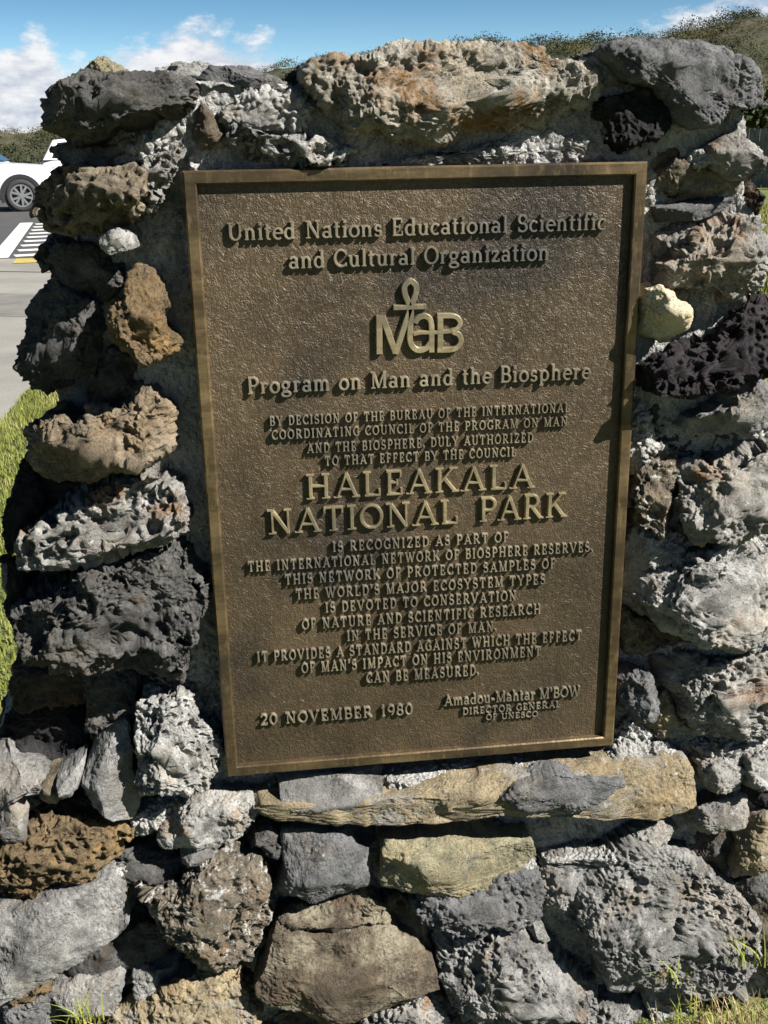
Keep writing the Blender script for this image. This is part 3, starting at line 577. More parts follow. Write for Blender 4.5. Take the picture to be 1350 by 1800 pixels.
# --- a small serif face drawn as ribbons: b bar, a arc, s serif, k tick (cap height 1)
GL = {
 ' ': (.42, []),
 'A': (.96, [('b',.13,0,.48,1,'t'),('b',.46,1,.83,0,'T'),('b',.25,.34,.70,.34,'t'),('s',.13,0,.15),('s',.83,0,.15)]),
 'B': (.78, [('b',.2,0,.2,1,'T'),('b',.1,.965,.42,.965,'t'),('b',.1,.035,.42,.035,'t'),('b',.2,.52,.42,.52,'t'),('a',.40,.745,.22,.225,-90,90),('a',.42,.275,.27,.245,-90,90)]),
 'C': (.84, [('a',.47,.5,.38,.47,42,318),('k',.765,.70,.97),('k',.765,.05,.25)]),
 'D': (.88, [('b',.2,0,.2,1,'T'),('b',.1,.965,.40,.965,'t'),('b',.1,.035,.40,.035,'t'),('a',.38,.5,.40,.465,-90,90)]),
 'E': (.76, [('b',.2,0,.2,1,'T'),('b',.1,.965,.64,.965,'t'),('b',.1,.035,.66,.035,'t'),('b',.2,.52,.5,.52,'t'),('k',.63,.74,.99),('k',.66,.01,.27),('k',.5,.40,.64)]),
 'F': (.72, [('b',.2,0,.2,1,'T'),('b',.1,.965,.64,.965,'t'),('b',.2,.52,.5,.52,'t'),('k',.63,.74,.99),('k',.5,.40,.64),('s',.2,0,.15)]),
 'G': (.88, [('a',.47,.5,.38,.47,42,325),('k',.765,.70,.97),('b',.76,.05,.76,.44,'T'),('s',.74,.40,.14)]),
 'H': (.98, [('b',.2,0,.2,1,'T'),('b',.78,0,.78,1,'T'),('b',.2,.52,.78,.52,'t'),('s',.2,0,.15),('s',.2,1,.15),('s',.78,0,.15),('s',.78,1,.15)]),
 'I': (.42, [('b',.21,0,.21,1,'T'),('s',.21,0,.16),('s',.21,1,.16)]),
 'J': (.55, [('b',.36,.2,.36,1,'T'),('a',.20,.2,.16,.17,-170,0),('s',.36,1,.15)]),
 'K': (.94, [('b',.2,0,.2,1,'T'),('b',.24,.42,.70,.98,'t'),('b',.38,.58,.80,.02,'T'),('s',.2,0,.15),('s',.2,1,.15),('s',.72,1,.14),('s',.82,0,.14)]),
 'L': (.74, [('b',.2,0,.2,1,'T'),('b',.1,.035,.66,.035,'t'),('k',.66,.01,.28),('s',.2,1,.15)]),
 'M': (1.14,[('b',.2,0,.2,1,'t'),('b',.22,1,.56,.04,'T'),('b',.56,.04,.92,1,'t'),('b',.94,0,.94,1,'T'),('s',.2,0,.14),('s',.17,1,.12),('s',.94,0,.15),('s',.97,1,.12)]),
 'N': (.98, [('b',.2,0,.2,1,'t'),('b',.2,.98,.78,.02,'T'),('b',.78,0,.78,1,'t'),('s',.2,0,.14),('s',.15,1,.12),('s',.78,1,.14)]),
 'O': (.94, [('a',.47,.5,.38,.47,0,360)]),
 'P': (.76, [('b',.2,0,.2,1,'T'),('b',.1,.965,.40,.965,'t'),('b',.2,.47,.40,.47,'t'),('a',.40,.72,.27,.25,-90,90),('s',.2,0,.15)]),
 'R': (.90, [('b',.2,0,.2,1,'T'),('b',.1,.965,.40,.965,'t'),('b',.2,.50,.40,.50,'t'),('a',.40,.735,.25,.235,-90,90),('b',.40,.50,.76,.02,'T'),('s',.2,0,.15),('s',.80,0,.10)]),
 'S': (.70, [('a',.35,.735,.23,.235,35,262),('a',.35,.265,.25,.235,98,-145),('k',.56,.73,.97),('k',.12,.04,.28)]),
 'T': (.84, [('b',.42,0,.42,1,'T'),('b',.08,.965,.76,.965,'t'),('k',.09,.74,.99),('k',.75,.74,.99),('s',.42,0,.16)]),
 'U': (.94, [('b',.2,.34,.2,1,'T'),('b',.76,.34,.76,1,'t'),('a',.48,.34,.28,.31,180,360),('s',.2,1,.15),('s',.76,1,.13)]),
 'V': (.94, [('b',.13,1,.48,.0,'T'),('b',.48,.02,.82,1,'t'),('s',.13,1,.14),('s',.82,1,.13)]),
 'W': (1.30,[('b',.13,1,.40,.0,'T'),('b',.40,.02,.66,.95,'t'),('b',.64,.98,.92,.0,'T'),('b',.92,.02,1.18,1,'t'),('s',.13,1,.13),('s',1.18,1,.12)]),
 'Y': (.90, [('b',.13,1,.45,.45,'T'),('b',.45,.45,.77,1,'t'),('b',.45,0,.45,.48,'T'),('s',.13,1,.14),('s',.77,1,.13),('s',.45,0,.15)]),
 'Z': (.80, [('b',.12,.965,.70,.965,'t'),('b',.68,.95,.12,.05,'T'),('b',.10,.035,.70,.035,'t'),('k',.13,.74,.99),('k',.70,.01,.27)]),
 '0': (.74, [('a',.37,.5,.28,.47,0,360)]),
 '1': (.5, [('b',.27,0,.27,1,'T'),('s',.27,0,.16),('b',.08,.82,.27,.97,'t')]),
 '2': (.72, [('a',.35,.72,.24,.25,165,-30),('b',.56,.60,.12,.06,'T'),('b',.10,.04,.62,.04,'T'),('k',.62,.01,.22)]),
 '8': (.70, [('a',.35,.75,.20,.22,0,360),('a',.35,.27,.25,.25,0,360)]),
 '9': (.72, [('a',.36,.68,.25,.29,0,360),('a',.28,.62,.33,.59,-65,8)]),
 '.': (.26, [('b',.13,.0,.13,.15,'D')]),
 ',': (.26, [('b',.14,.02,.14,.15,'D'),('b',.15,.06,.07,-.14,'t')]),
 "'": (.26, [('b',.14,.78,.14,1.0,'D'),('b',.15,.84,.08,.70,'t')]),
 '-': (.46, [('b',.06,.30,.40,.30,'T')]),
 'a': (.66, [('a',.28,.19,.19,.16,0,360),('b',.48,.04,.48,.44,'T'),('a',.29,.44,.19,.19,0,150),('b',.47,.05,.60,.04,'t')]),
 'b': (.72, [('b',.18,0,.18,1,'T'),('a',.38,.32,.23,.30,0,360),('s',.14,1,.09)]),
 'c': (.60, [('a',.33,.32,.24,.30,45,318),('b',.48,.50,.48,.52,'D')]),
 'd': (.74, [('b',.54,0,.54,1,'T'),('a',.33,.32,.23,.30,0,360),('s',.50,1,.10),('s',.60,0,.09)]),
 'e': (.62, [('a',.33,.32,.25,.30,0,312),('b',.12,.35,.57,.35,'t')]),
 'f': (.44, [('b',.18,0,.18,.78,'T'),('a',.33,.78,.15,.19,30,180),('b',.06,.62,.38,.62,'t'),('s',.18,0,.14)]),
 'g': (.68, [('a',.30,.43,.20,.19,0,360),('a',.32,-.10,.26,.14,0,360),('b',.18,.26,.14,.08,'t'),('b',.13,.06,.45,.05,'T'),('b',.46,.56,.62,.60,'t')]),
 'h': (.76, [('b',.18,0,.18,1,'T'),('a',.37,.40,.19,.22,0,180),('b',.56,0,.56,.40,'T'),('s',.14,1,.09),('s',.18,0,.12),('s',.57,0,.12)]),
 'i': (.38, [('b',.19,0,.19,.64,'T'),('s',.14,.64,.09),('s',.19,0,.14),('b',.19,.83,.19,.99,'D')]),
 'l': (.38, [('b',.19,0,.19,1,'T'),('s',.14,1,.09),('s',.19,0,.14)]),
 'm': (1.12,[('b',.18,0,.18,.64,'T'),('a',.37,.40,.18,.22,0,180),('b',.55,0,.55,.40,'T'),('a',.74,.40,.18,.22,0,180),('b',.92,0,.92,.40,'T'),('s',.14,.64,.09),('s',.18,0,.11),('s',.55,0,.11),('s',.93,0,.11)]),
 'n': (.76, [('b',.18,0,.18,.64,'T'),('a',.37,.40,.19,.22,0,180),('b',.56,0,.56,.40,'T'),('s',.14,.64,.09),('s',.18,0,.12),('s',.57,0,.12)]),
 'o': (.68, [('a',.34,.32,.26,.30,0,360)]),
 'p': (.74, [('b',.18,-.30,.18,.64,'T'),('a',.39,.32,.23,.30,0,360),('s',.14,.64,.09),('s',.18,-.30,.13)]),
 'r': (.54, [('b',.18,0,.18,.64,'T'),('a',.36,.40,.18,.21,70,180),('b',.44,.55,.44,.58,'D'),('s',.14,.64,.09),('s',.18,0,.13)]),
 's': (.54, [('a',.27,.47,.15,.15,25,265),('a',.27,.17,.17,.15,95,-150),('k',.42,.47,.63),('k',.10,.02,.17)]),
 't': (.46, [('b',.19,.14,.19,.86,'T'),('a',.32,.15,.13,.13,180,300),('b',.04,.62,.40,.62,'t')]),
 'u': (.76, [('b',.18,.24,.18,.64,'T'),('a',.36,.24,.18,.22,180,360),('b',.56,0,.56,.64,'T'),('s',.13,.64,.09),('s',.51,.64,.09),('s',.62,0,.09)]),
 'z': (.60, [('b',.08,.60,.50,.60,'t'),('b',.48,.58,.10,.05,'T'),('b',.08,.04,.52,.04,'t'),('k',.09,.45,.63),('k',.52,.01,.18)]),
}
class Letters:
    def __init__(s): s.v = []; s.q = []; s.k = 0
    def ribbon(s, pts, hw, closed=False, top=TOP_Y):
        """pts (x, z) on the plaque, hw half widths in metres"""
        P = np.array(pts, float); hw = np.asarray(hw, float); n = len(P)
        if closed: T = np.roll(P, -1, 0) - np.roll(P, 1, 0)
        else: T = np.gradient(P, axis=0)
        T /= np.linalg.norm(T, axis=1)[:, None] + 1e-12; Nn = np.stack([-T[:, 1], T[:, 0]], 1)
        yt = top - .00004*(s.k % 12); s.k += 1; yb = FIELD_Y + .001; b = len(s.v)
        dr = np.minimum(hw*.28, .0007)[:, None]; w = hw[:, None]
        rows = [(P - Nn*(w + dr), yb), (P - Nn*(w), yt + .0007), (P - Nn*(w - dr), yt), (P + Nn*(w - dr), yt), (P + Nn*w, yt + .0007), (P + Nn*(w + dr), yb)]
        for q, y in rows: s.v += [(x, y, z) for x, z in q]
        m = n if closed else n - 1
        for r in range(5):
            for j in range(m):
                j2 = (j + 1) % n; s.q.append((b + r*n + j, b + r*n + j2, b + (r+1)*n + j2, b + (r+1)*n + j))
        if not closed:
            for j, fl in ((0, 0), (n - 1, 1)):
                for a_, b_, c_, d_ in ((0, 1, 4, 5), (1, 2, 3, 4)):
                    f = tuple(b + r*n + j for r in (a_, b_, c_, d_)); s.q.append(f if fl else f[::-1])
    def glyph(s, ch, x0, z0, cap, xs, st, top=TOP_Y):
        w, items = GL[ch]; T, t, sr = st
        for it in items:
            if it[0] == 'b':
                _, xa, ya, xb, yb, k = it; hw = {'T': T, 't': t, 'D': .085}[k]*cap
                s.ribbon([(x0 + xa*xs, z0 + ya*cap), (x0 + xb*xs, z0 + yb*cap)], [hw, hw], top=top)
            elif it[0] == 's':
                _, xc, y, l = it; yy = y + (sr if y < .05 else -sr); l = l*xs
                s.ribbon([(x0 + xc*xs - l, z0 + yy*cap), (x0 + xc*xs + l, z0 + yy*cap)], [sr*cap]*2, top=top)
            elif it[0] == 'k':
                _, xc, ya, yb = it; s.ribbon([(x0 + xc*xs, z0 + ya*cap), (x0 + xc*xs, z0 + yb*cap)], [t*.9*cap]*2, top=top)
            else:
                _, cx, cy, rx, ry, a0, a1 = it; full = abs(a1 - a0) >= 360; n = max(7, int(abs(a1 - a0)/15))
                A = np.radians(np.linspace(a0, a1, n + 1)); A = A[:-1] if full else A
                hw = (t + (T - t)*np.abs(np.cos(A))**1.4)*cap
                s.ribbon([(x0 + (cx + rx*np.cos(a))*xs, z0 + (cy + ry*np.sin(a))*cap) for a in A], hw, full, top)
    def build(s, name, mat, label=None):
        v = np.array(s.v) - PO; o = link(name, np_mesh(name, v, s.q, smooth=False), mat, PL, label); return o
def text_line(txt, pl, pr, cap_px, st, mat, track=0.0, top=TOP_Y, space=1.0):
    a = at_wall(*pl, top); b = at_wall(*pr, top); z0 = (a[2] + b[2])/2
    c0 = at_wall(pl[0], pl[1] - cap_px, top); cap = c0[2] - a[2]
    tot = sum(GL[c][0]*(space if c == ' ' else 1) for c in txt) + track*(len(txt) - 1)
    xs = (b[0] - a[0]) / (tot - .12); L = Letters(); x = a[0] - .08*xs
    for c in txt:
        L.glyph(c, x, z0 + (x - a[0])/(b[0] - a[0])*(b[2] - a[2])*.5 - (b[2] - a[2])*.25, cap, xs, st, top)
        x += (GL[c][0]*(space if c == ' ' else 1) + track)*xs
    L.build('inscription_line', mat)
TI = (.082, .05, .034); SM = (.078, .052, .040); BG = (.070, .042, .024)
text_line('United Nations Educational Scientific', (402, 424), (1065, 403), 31, TI, BR_LETTER, .04, space=1.1)
text_line('and Cultural Organization', (510, 473), (965, 457), 31, TI, BR_LETTER, .04)
text_line('Program on Man and the Biosphere', (437, 694), (1037, 665), 29, TI, BR_LETTER, .07)
for tx, a, b, c in (
    ('BY DECISION OF THE BUREAU OF THE INTERNATIONAL', (475, 749), (1001, 724), 15.6),
    ('COORDINATING COUNCIL OF THE PROGRAM ON MAN', (479, 773), (997, 748.5), 15.6),
    ('AND THE BIOSPHERE, DULY AUTHORIZED', (541, 797), (937, 777), 15.6),
    ('TO THAT EFFECT BY THE COUNCIL', (572, 819), (907, 802), 15.4),
    ('IS RECOGNIZED AS PART OF', (586, 970), (894, 953), 16.5),
    ('THE INTERNATIONAL NETWORK OF BIOSPHERE RESERVES,', (437, 1005), (1042, 970), 16.5),
    ('THIS NETWORK OF PROTECTED SAMPLES OF', (502, 1028), (976, 999), 16.5),
    ("THE WORLD'S MAJOR ECOSYSTEM TYPES", (521, 1054), (958, 1027), 16.5),
    ('IS DEVOTED TO CONSERVATION', (573, 1077), (907, 1056), 16.5),
    ('OF NATURE AND SCIENTIFIC RESEARCH', (532, 1107), (950, 1079), 16.5),
    ('IN THE SERVICE OF MAN.', (611, 1127), (873, 1110), 16.5),
    ('IT PROVIDES A STANDARD AGAINST WHICH THE EFFECT', (453, 1164), (1022, 1126), 16.5),
    ("OF MAN'S IMPACT ON HIS ENVIRONMENT", (531, 1184), (950, 1153), 16.5),
    ('CAN BE MEASURED.', (645, 1201), (842, 1187), 16.5)):
    text_line(tx, a, b, c, SM, BR_LETTER, .22, space=.95)
text_line('HALEAKALA', (541, 878), (938, 858), 43, BG, BR_BIG, .10)
text_line('NATIONAL', (474, 940), (805, 920), 42, BG, BR_BIG, .05)
text_line('PARK', (845, 918), (995, 908), 42, BG, BR_BIG, .05)
text_line('20 NOVEMBER 1980', (459, 1275), (725, 1256), 18, (.085, .05, .03), BR_LETTER, .12, space=1.2)
text_line("Amadou-Mahtar M'BOW", (782, 1241), (1019, 1224), 17, TI, BR_LETTER, .06, space=.8)
text_line('DIRECTOR GENERAL', (814, 1257), (985, 1243), 10.5, (.10, .06, .045), BR_LETTER, .12, top=.0045)
text_line('OF UNESCO', (855, 1266), (945, 1260), 9.5, (.10, .06, .045), BR_LETTER, .12, top=.0045)
# emblem: an ankh growing out of the letters M a B
E_ = Letters()
def px_ribbon(pts, w, closed=False):
    Q = [at_wall(x, y, TOP_Y)[[0, 2]] for x, y in pts]; E_.ribbon(Q, np.array([w]*len(Q))/2/1245., closed)
def ell(cx, cy, rx, ry, a0, a1, n=20): return [(cx + rx*math.cos(math.radians(a0 + (a1-a0)*k/n)), cy - ry*math.sin(math.radians(a0 + (a1-a0)*k/n))) for k in range(n + 1)]
def smooth(pts, n=6):
    P = [pts[0]] + list(pts) + [pts[-1]]; out = []
    for k in range(1, len(P) - 2):
        a, b, c, d = map(np.array, P[k-1:k+3])
        for t in np.linspace(0, 1, n, endpoint=False):
            out.append(tuple(.5*(2*b + (c - a)*t + (2*a - 5*b + 4*c - d)*t*t + (3*b - a - 3*c + d)*t**3)))
    return out + [tuple(pts[-1])]
px_ribbon([(667, 622.5), (666.5, 554.5)], 10.5)
px_ribbon([(672, 556), (695.5, 621)], 10.5)
px_ribbon([(695, 622)] + smooth([(697, 617), (712, 571), (723, 538), (731, 516), (731.5, 503), (721.5, 494.5), (711.5, 503), (712, 517), (719, 535), (722.5, 550), (721.5, 575), (720.5, 592), (723, 606), (731, 614.5), (740, 616), (750, 612), (757, 602)]), 9.8)
px_ribbon([(692, 541.5), (750, 539.5)], 8.5)
px_ribbon(smooth([(729.5, 568), (735, 560), (746, 556), (755, 560.5), (758.5, 572), (758.7, 595)]) + [(758.7, 619.5)], 9.5)
px_ribbon(smooth([(727, 588), (740, 585.3), (760, 585), (775, 584.5), (800, 582.5)]), 6.5)
px_ribbon([(774, 619), (774, 552.5)], 10)
px_ribbon(smooth([(769, 556), (796, 556), (806, 561), (809, 569), (804, 578), (794, 583)]), 8.5)
px_ribbon(smooth([(796, 584), (806, 588), (810.5, 598), (806, 609), (795, 615), (769, 616)]), 9)
E_.build('emblem', BR_BIG, 'raised letters M a B joined to an ankh')

# ------------------------------------------------------------------ ground, lot, path
def sheet(name, pts, z, mat, kind='structure', **k):
    me = bpy.data.meshes.new(name); me.from_pydata([(p[0], p[1], z) for p in pts], [], [tuple(range(len(pts)))]); me.update()
    if me.polygons[0].normal.z < 0: me.flip_normals()
    return link(name, me, mat, kind=kind, **k)
def grass_mat():
    m, nt, b = mat_new('lawn'); t = NT(nt)
    col = t.mix(t.ramp(t.noise(3, 6, .65), [(.35, 0.), (.65, 1.)]), (.060,.085,.016), (.145,.165,.038))
    col = t.mix(.8, col, t.ramp(t.noise(60, 4, .7), [(.3, .4), (.5, 1.), (.7, 1.6)]), 'MULTIPLY')
    t.l(col, b.inputs['Base Color']); b.inputs['Roughness'].default_value = .9
    t.l(t.bump(t.noise(45, 4, .7), .04), b.inputs['Normal']); return m
LAWN = grass_mat()
ASPH = simple('asphalt', (.042,.042,.044), .9, 0, .25, 3)
def concrete():
    m, nt, b = mat_new('concrete'); t = NT(nt)
    col = t.mix(t.ramp(t.noise(1.2, 6, .6), [(.35, 0.), (.65, 1.)]), (.15,.145,.132), (.205,.197,.18))
    col = t.mix(.5, col, t.ramp(t.noise(90, 3, .7), [(.3, .6), (.5, 1.), (.7, 1.4)]), 'MULTIPLY')
    t.l(col, b.inputs['Base Color']); b.inputs['Roughness'].default_value = .9; return m
CONC = concrete(); PAINT = simple('white_paint', (.50,.50,.485), .7, 0, .1, 8); YEL = simple('yellow_paint', (.42,.31,.04), .7, 0, .12, 8)
sheet('ground', [(-900, -900), (900, -900), (900, 900), (-900, 900)], 0, LAWN)
Gp = lambda x, y: at_ground(x, y)[:2]
e1, e2 = Gp(-4, 748), Gp(46, 689)      # edge between lawn and path
dv = (e2 - e1)/np.linalg.norm(e2 - e1)
k1, k2 = Gp(0, 455), Gp(60, 455); kd = (k2 - k1)/np.linalg.norm(k2 - k1)
sheet('path', [e1 - dv*4, e1 + dv*3.2, k1 + kd*6, k1 - kd*30, e1 - dv*4 + np.array((-18, 0))], .004, CONC)
far = np.array((-4, 34.))
sheet('parking_lot', [k1 - kd*40, k1 + kd*7, k1 + kd*7 + far, k1 - kd*40 + far], .008, ASPH)
mb = MB()
def strip(b, a, c, w, z=.012):
    d = (c - a)/np.linalg.norm(c - a); n = np.array((-d[1], d[0]))*w/2
    b.add([(*(a - n), z), (*(c - n), z), (*(c + n), z), (*(a + n), z)], [(0, 1, 2, 3)])
l0, l1 = Gp(-2, 455), Gp(47, 392.5)
strip(mb, l0, l1, .26)
u = (l1 - l0); L_ = np.linalg.norm(u); u /= L_; r_ = np.array((u[1], -u[0]))
for k in range(9):
    a = l0 + u*(.25 + k*(L_ - .3)/8.6); strip(mb, a + r_*.2, a + r_*3.2 + u*.5, .34, .0125)
mb.build('lane_marking', PAINT, kind='structure')
mb = MB()
y0, y1, y2, y3 = Gp(23, 464.5), Gp(60, 463), Gp(66, 455.5), Gp(30, 456)
for k in range(12):
    f0, f1 = k/12, (k + .72)/12
    a, b_, c_, d_ = y0 + (y1*1.0 - y0)*f0*1.6, y0 + (y1 - y0)*f1*1.6, y3 + (y2 - y3)*f1*1.6, y3 + (y2 - y3)*f0*1.6
    mb.add([(*a, .014), (*b_, .014), (*c_, .014), (*d_, .014)], [(0, 1, 2, 3)])
mb.build('curb_marking', YEL, kind='structure')
mb = MB()
for y, w, dk in ((478, .05, 1),):
    a, b_ = Gp(-60, y - 1), Gp(120, y + 2); strip(mb, a, b_, w, .009)
mb.build('path_joint', simple('joint', (.07,.07,.068), .9), kind='structure')
sheet('path_band', [Gp(-80, 515), Gp(140, 519), Gp(140, 560), Gp(-80, 555)], .0065, simple('worn_asphalt', (.125,.122,.113), .9, 0, .2, 4), kind='structure')

# ------------------------------------------------------------------ hills and scrub
def skyline(a):
    pts = [(-700, 205), (-300, 200), (0, 209), (65, 204), (300, 160), (480, 112), (600, 92), (700, 80), (850, 60), (1000, 50), (1150, 30), (1350, 6), (1700, -40), (2300, -60)]
    A = [az_el(*p) for p in pts]; return np.interp(a, [p[0] for p in A], [p[1] for p in A])
def hill_z(x, y):
    r = np.hypot(x - CAM[0], y - CAM[1]); a = np.arctan2(x - CAM[0], y - CAM[1])
    rx, rf = 95., 46.
    top = CAM[2] + rx*np.tan(skyline(a)) - 1.1
    t = np.clip((r - rf)/(rx - rf), 0, 1); s = t*(.55 + .45*t)
    back = np.clip((r - rx)/120., 0, 1)
    p = np.stack([x, y, np.zeros_like(x)], 1)
    return np.where(r < rx, top*s, top*(1 - .8*back)) + np.minimum(t*3, 1)*(1.0*fbm(p/14., 3, 5) + .35*fbm(p/4., 2, 6)) - .06
na, nr = 220, 110
aa, rr = np.meshgrid(np.linspace(-.95, .95, na), np.concatenate([np.linspace(44, 100, 80), np.linspace(102, 330, 30)]), indexing='ij')
X = CAM[0] + np.sin(aa.ravel())*rr.ravel(); Y = CAM[1] + np.cos(aa.ravel())*rr.ravel(); Z = hill_z(X, Y)
m, nt, b = mat_new('hill_ground'); t = NT(nt)
col = t.mix(t.ramp(t.noise(.22, 7, .65), [(.35, 0.), (.62, 1.)]), (.019,.022,.009), (.046,.043,.017))
col = t.mix(t.ramp(t.noise(.5, 5, .6, off=3), [(.58, 0.), (.68, 1.)]), col, (.062,.05,.034)); t.l(col, b.inputs['Base Color'])
b.inputs['Roughness'].default_value = .95
link('hillside', np_mesh('hillside', np.stack([X, Y, Z], 1), grid_quads(na, nr, True)), m, kind='structure')
def leaf_mat(name, cols, scale):
    m, nt, b = mat_new(name); t = NT(nt)
    col = t.ramp(t.noise(scale, 5, .6), [(.30, cols[0]), (.5, cols[1]), (.68, cols[2])]); t.l(col, b.inputs['Base Color'])
    b.inputs['Roughness'].default_value = .75; b.inputs['Specular IOR Level'].default_value = .2; return m
def leaves(rg, centres, radii, per, size):
    """clumps of small leaf faces over uneven ellipsoids"""
    n = len(centres); C_ = np.repeat(centres, per, 0); Rr = np.repeat(radii, per, 0)
    d = rg.normal(size=(n*per, 3)); d /= np.linalg.norm(d, axis=1)[:, None]; d[:, 2] = np.abs(d[:, 2])*1.1 - .25
    k = rg.uniform(.45, .92, (n*per, 1)); seed = np.repeat(rg.uniform(0, 50, (n, 3)), per, 0)
    k = k*(1 + .5*perlin(d*2.2 + seed, 3)[:, None]); p = C_ + d*Rr*k
    a = rg.normal(size=(n*per, 3)) + d*.4; b_ = rg.normal(size=(n*per, 3))
    a /= np.linalg.norm(a, axis=1)[:, None]; b_ -= a*(a*b_).sum(1)[:, None]; b_ /= np.linalg.norm(b_, axis=1)[:, None]
    c_ = np.cross(a, b_); s = size*np.repeat(radii.mean(1, keepdims=True), per, 0)*rg.uniform(.6, 1.3, (n*per, 1))
    v = np.stack([p - b_*s, p + c_*s*.6, p + b_*s, p - c_*s*.6], 1).reshape(-1, 3)
    return v, np.arange(len(v)).reshape(-1, 4)
rg = np.random.RandomState(3)
nb = 5200
ba = np.where(rg.rand(nb) < .82, rg.uniform(-.05, .80, nb), rg.uniform(-.60, -.05, nb)); br = 47 + 56*rg.rand(nb)**.85
bx = CAM[0] + np.sin(ba)*br; by = CAM[1] + np.cos(ba)*br; rad = rg.uniform(.25, .7, nb)*(.7 + .5*rg.rand(nb)) + .8*rg.rand(nb)**5
cen = np.stack([bx, by, hill_z(bx, by) + rad*.25], 1); rv = np.stack([rad*1.25, rad*1.25, rad*.85], 1)
SCRUB = leaf_mat('scrub_leaf', [(.012,.016,.008), (.036,.040,.015), (.080,.074,.026)], .22)
v, q = leaves(rg, cen, rv, 190, .055); link('hill_scrub', np_mesh('hill_scrub', v, q, False), SCRUB, label='low green and brown scrub covering the hillside', cat='scrub', kind='stuff')
# darker bushes right behind the fence, each its own
BUSH = leaf_mat('bush_leaf', [(.010,.014,.006), (.030,.042,.012), (.085,.095,.025)], 2.0)
BARK = simple('bark', (.08,.06,.045), .9)
for px, dist, rz, lab in ((1290, 36.5, 1.7, 'dark green bush behind the fence nearest the monument'), (1352, 38., 2.1, 'taller dark green bush behind the right end of the fence'), (1420, 37.5, 1.8, 'dark green bush past the frame edge behind the fence')):
    a, _ = az_el(px, 200); x, y = CAM[0] + math.sin(a)*dist, CAM[1] + math.cos(a)*dist
    bo = empty('bush', (x, y, 0), lab, 'bush', 'bushes behind the fence')
    c_ = np.array([(rg.normal()*.6, rg.normal()*.4, rz*.75 + rg.normal()*.35) for _ in range(9)]); r_3 = np.array([[.9, .9, .8]]*9)*rz/1.6
    v, q = leaves(rg, c_, r_3, 260, .13); link('crown', np_mesh('crown', v, q, False), BUSH, bo)
    mb = MB(); mb.loft([[(r*math.cos(t_), r*math.sin(t_), z) for t_ in np.linspace(0, 6.283, 9)[:-1]] for z, r in ((0, .12), (.5, .09), (rz, .05))]); mb.build('trunk', BARK, bo)

# grey board fence on the right
def fence():
    a, b_ = at_ground(1225, 331), at_ground(1600, 335)
    a, b_ = a[:2], b_[:2]; d = b_ - a; L0 = np.linalg.norm(d); d /= L0
    o = empty('board_fence', (*a, 0), 'weathered grey board fence standing beyond the lawn on the right', 'fence', rz=math.atan2(d[1], d[0]))
    mb = MB(); x = 0; k = 0
    while x < L0:
        w = .135 + .02*rg.rand(); mb.box((x, -.02 - .012*(k % 2), .03), (x + w, .0 - .012*(k % 2), 1.62 + .04*rg.rand())); x += w + .012; k += 1
    mb.build('board_panel', simple('grey_wood', (.12,.123,.126), .9, 0, .35, 2.5), o)
    for i in range(int(L0/2.2) + 1):
        mb = MB(); mb.box((i*2.2 - .05, .0, 0), (i*2.2 + .05, .1, 1.55)); mb.build('post', simple('grey_post', (.13,.13,.13), .9), o)
    for z in (.4, 1.25):
        mb = MB(); mb.box((0, .003, z), (L0, .05, z + .09)); mb.build('rail', bpy.data.materials['grey_post'], o)
fence()

# ------------------------------------------------------------------ grass
BL = leaf_mat('grass_blade', [(.075,.09,.014), (.145,.16,.032), (.25,.24,.085)], 5.0)
def blades(rg, pos, hmin, hmax, w, lean=.5, seg=3):
    n = len(pos); h_ = rg.uniform(hmin, hmax, n); a = rg.uniform(0, 6.283, n); ln = rg.uniform(.1, 1, n)*lean
    dx, dy = np.cos(a), np.sin(a); sx, sy = -np.sin(a + rg.normal(size=n)*.4), np.cos(a); out = []
    for k in range(seg + 1):
        t = k/seg; z = h_*(t - .25*ln*t*t); off = h_*ln*t*t; ww = w*(1 - t**1.5)*.5 + w*.04
        c = np.stack([pos[:, 0] + dx*off, pos[:, 1] + dy*off, pos[:, 2] + z], 1); s = np.stack([sx*ww, sy*ww, 0*sx], 1)
        out += [c - s, c + s]
    v = np.stack(out, 1).reshape(-1, 3); base = np.arange(n)*(2*(seg + 1)); q = []
    for k in range(seg): q.append(np.stack([base + 2*k, base + 2*k + 1, base + 2*k + 3, base + 2*k + 2], 1))
    return v, np.concatenate(q)
n = 52000; px = rg.uniform(-2.6, -.55, n); py = rg.uniform(.45, 5.6, n)
ok = ((np.stack([px, py], 1) - e1) @ np.array((dv[1], -dv[0])) > 0.0) ; px, py = px[ok], py[ok]
v, q = blades(rg, np.stack([px, py, np.zeros(len(px))], 1), .015, .042, .005)
link('lawn_grass', np_mesh('lawn_grass', v, q, True), BL, label='mown green lawn grass left of the monument', cat='grass', kind='stuff')
n = 45000; py = 3.5 + 18*rg.rand(n)**1.6; px = py*.42 + 1.0 + rg.uniform(-.5, 3.0, n)
v, q = blades(rg, np.stack([px, py, np.zeros(n)], 1), .05, .14, .012)
BL2 = leaf_mat('dry_lawn_blade', [(.10,.115,.02), (.19,.20,.05), (.30,.29,.10)], 2.0)
link('rough_grass', np_mesh('rough_grass', v, q, True), BL2, label='longer yellow green grass right of the monument', cat='grass', kind='stuff')
TUFT = leaf_mat('tuft_blade', [(.10,.125,.02), (.18,.20,.034), (.28,.27,.07)], 25.0)
STRAW = leaf_mat('straw_blade', [(.13,.10,.05), (.25,.195,.095), (.37,.30,.17)], 25.0)
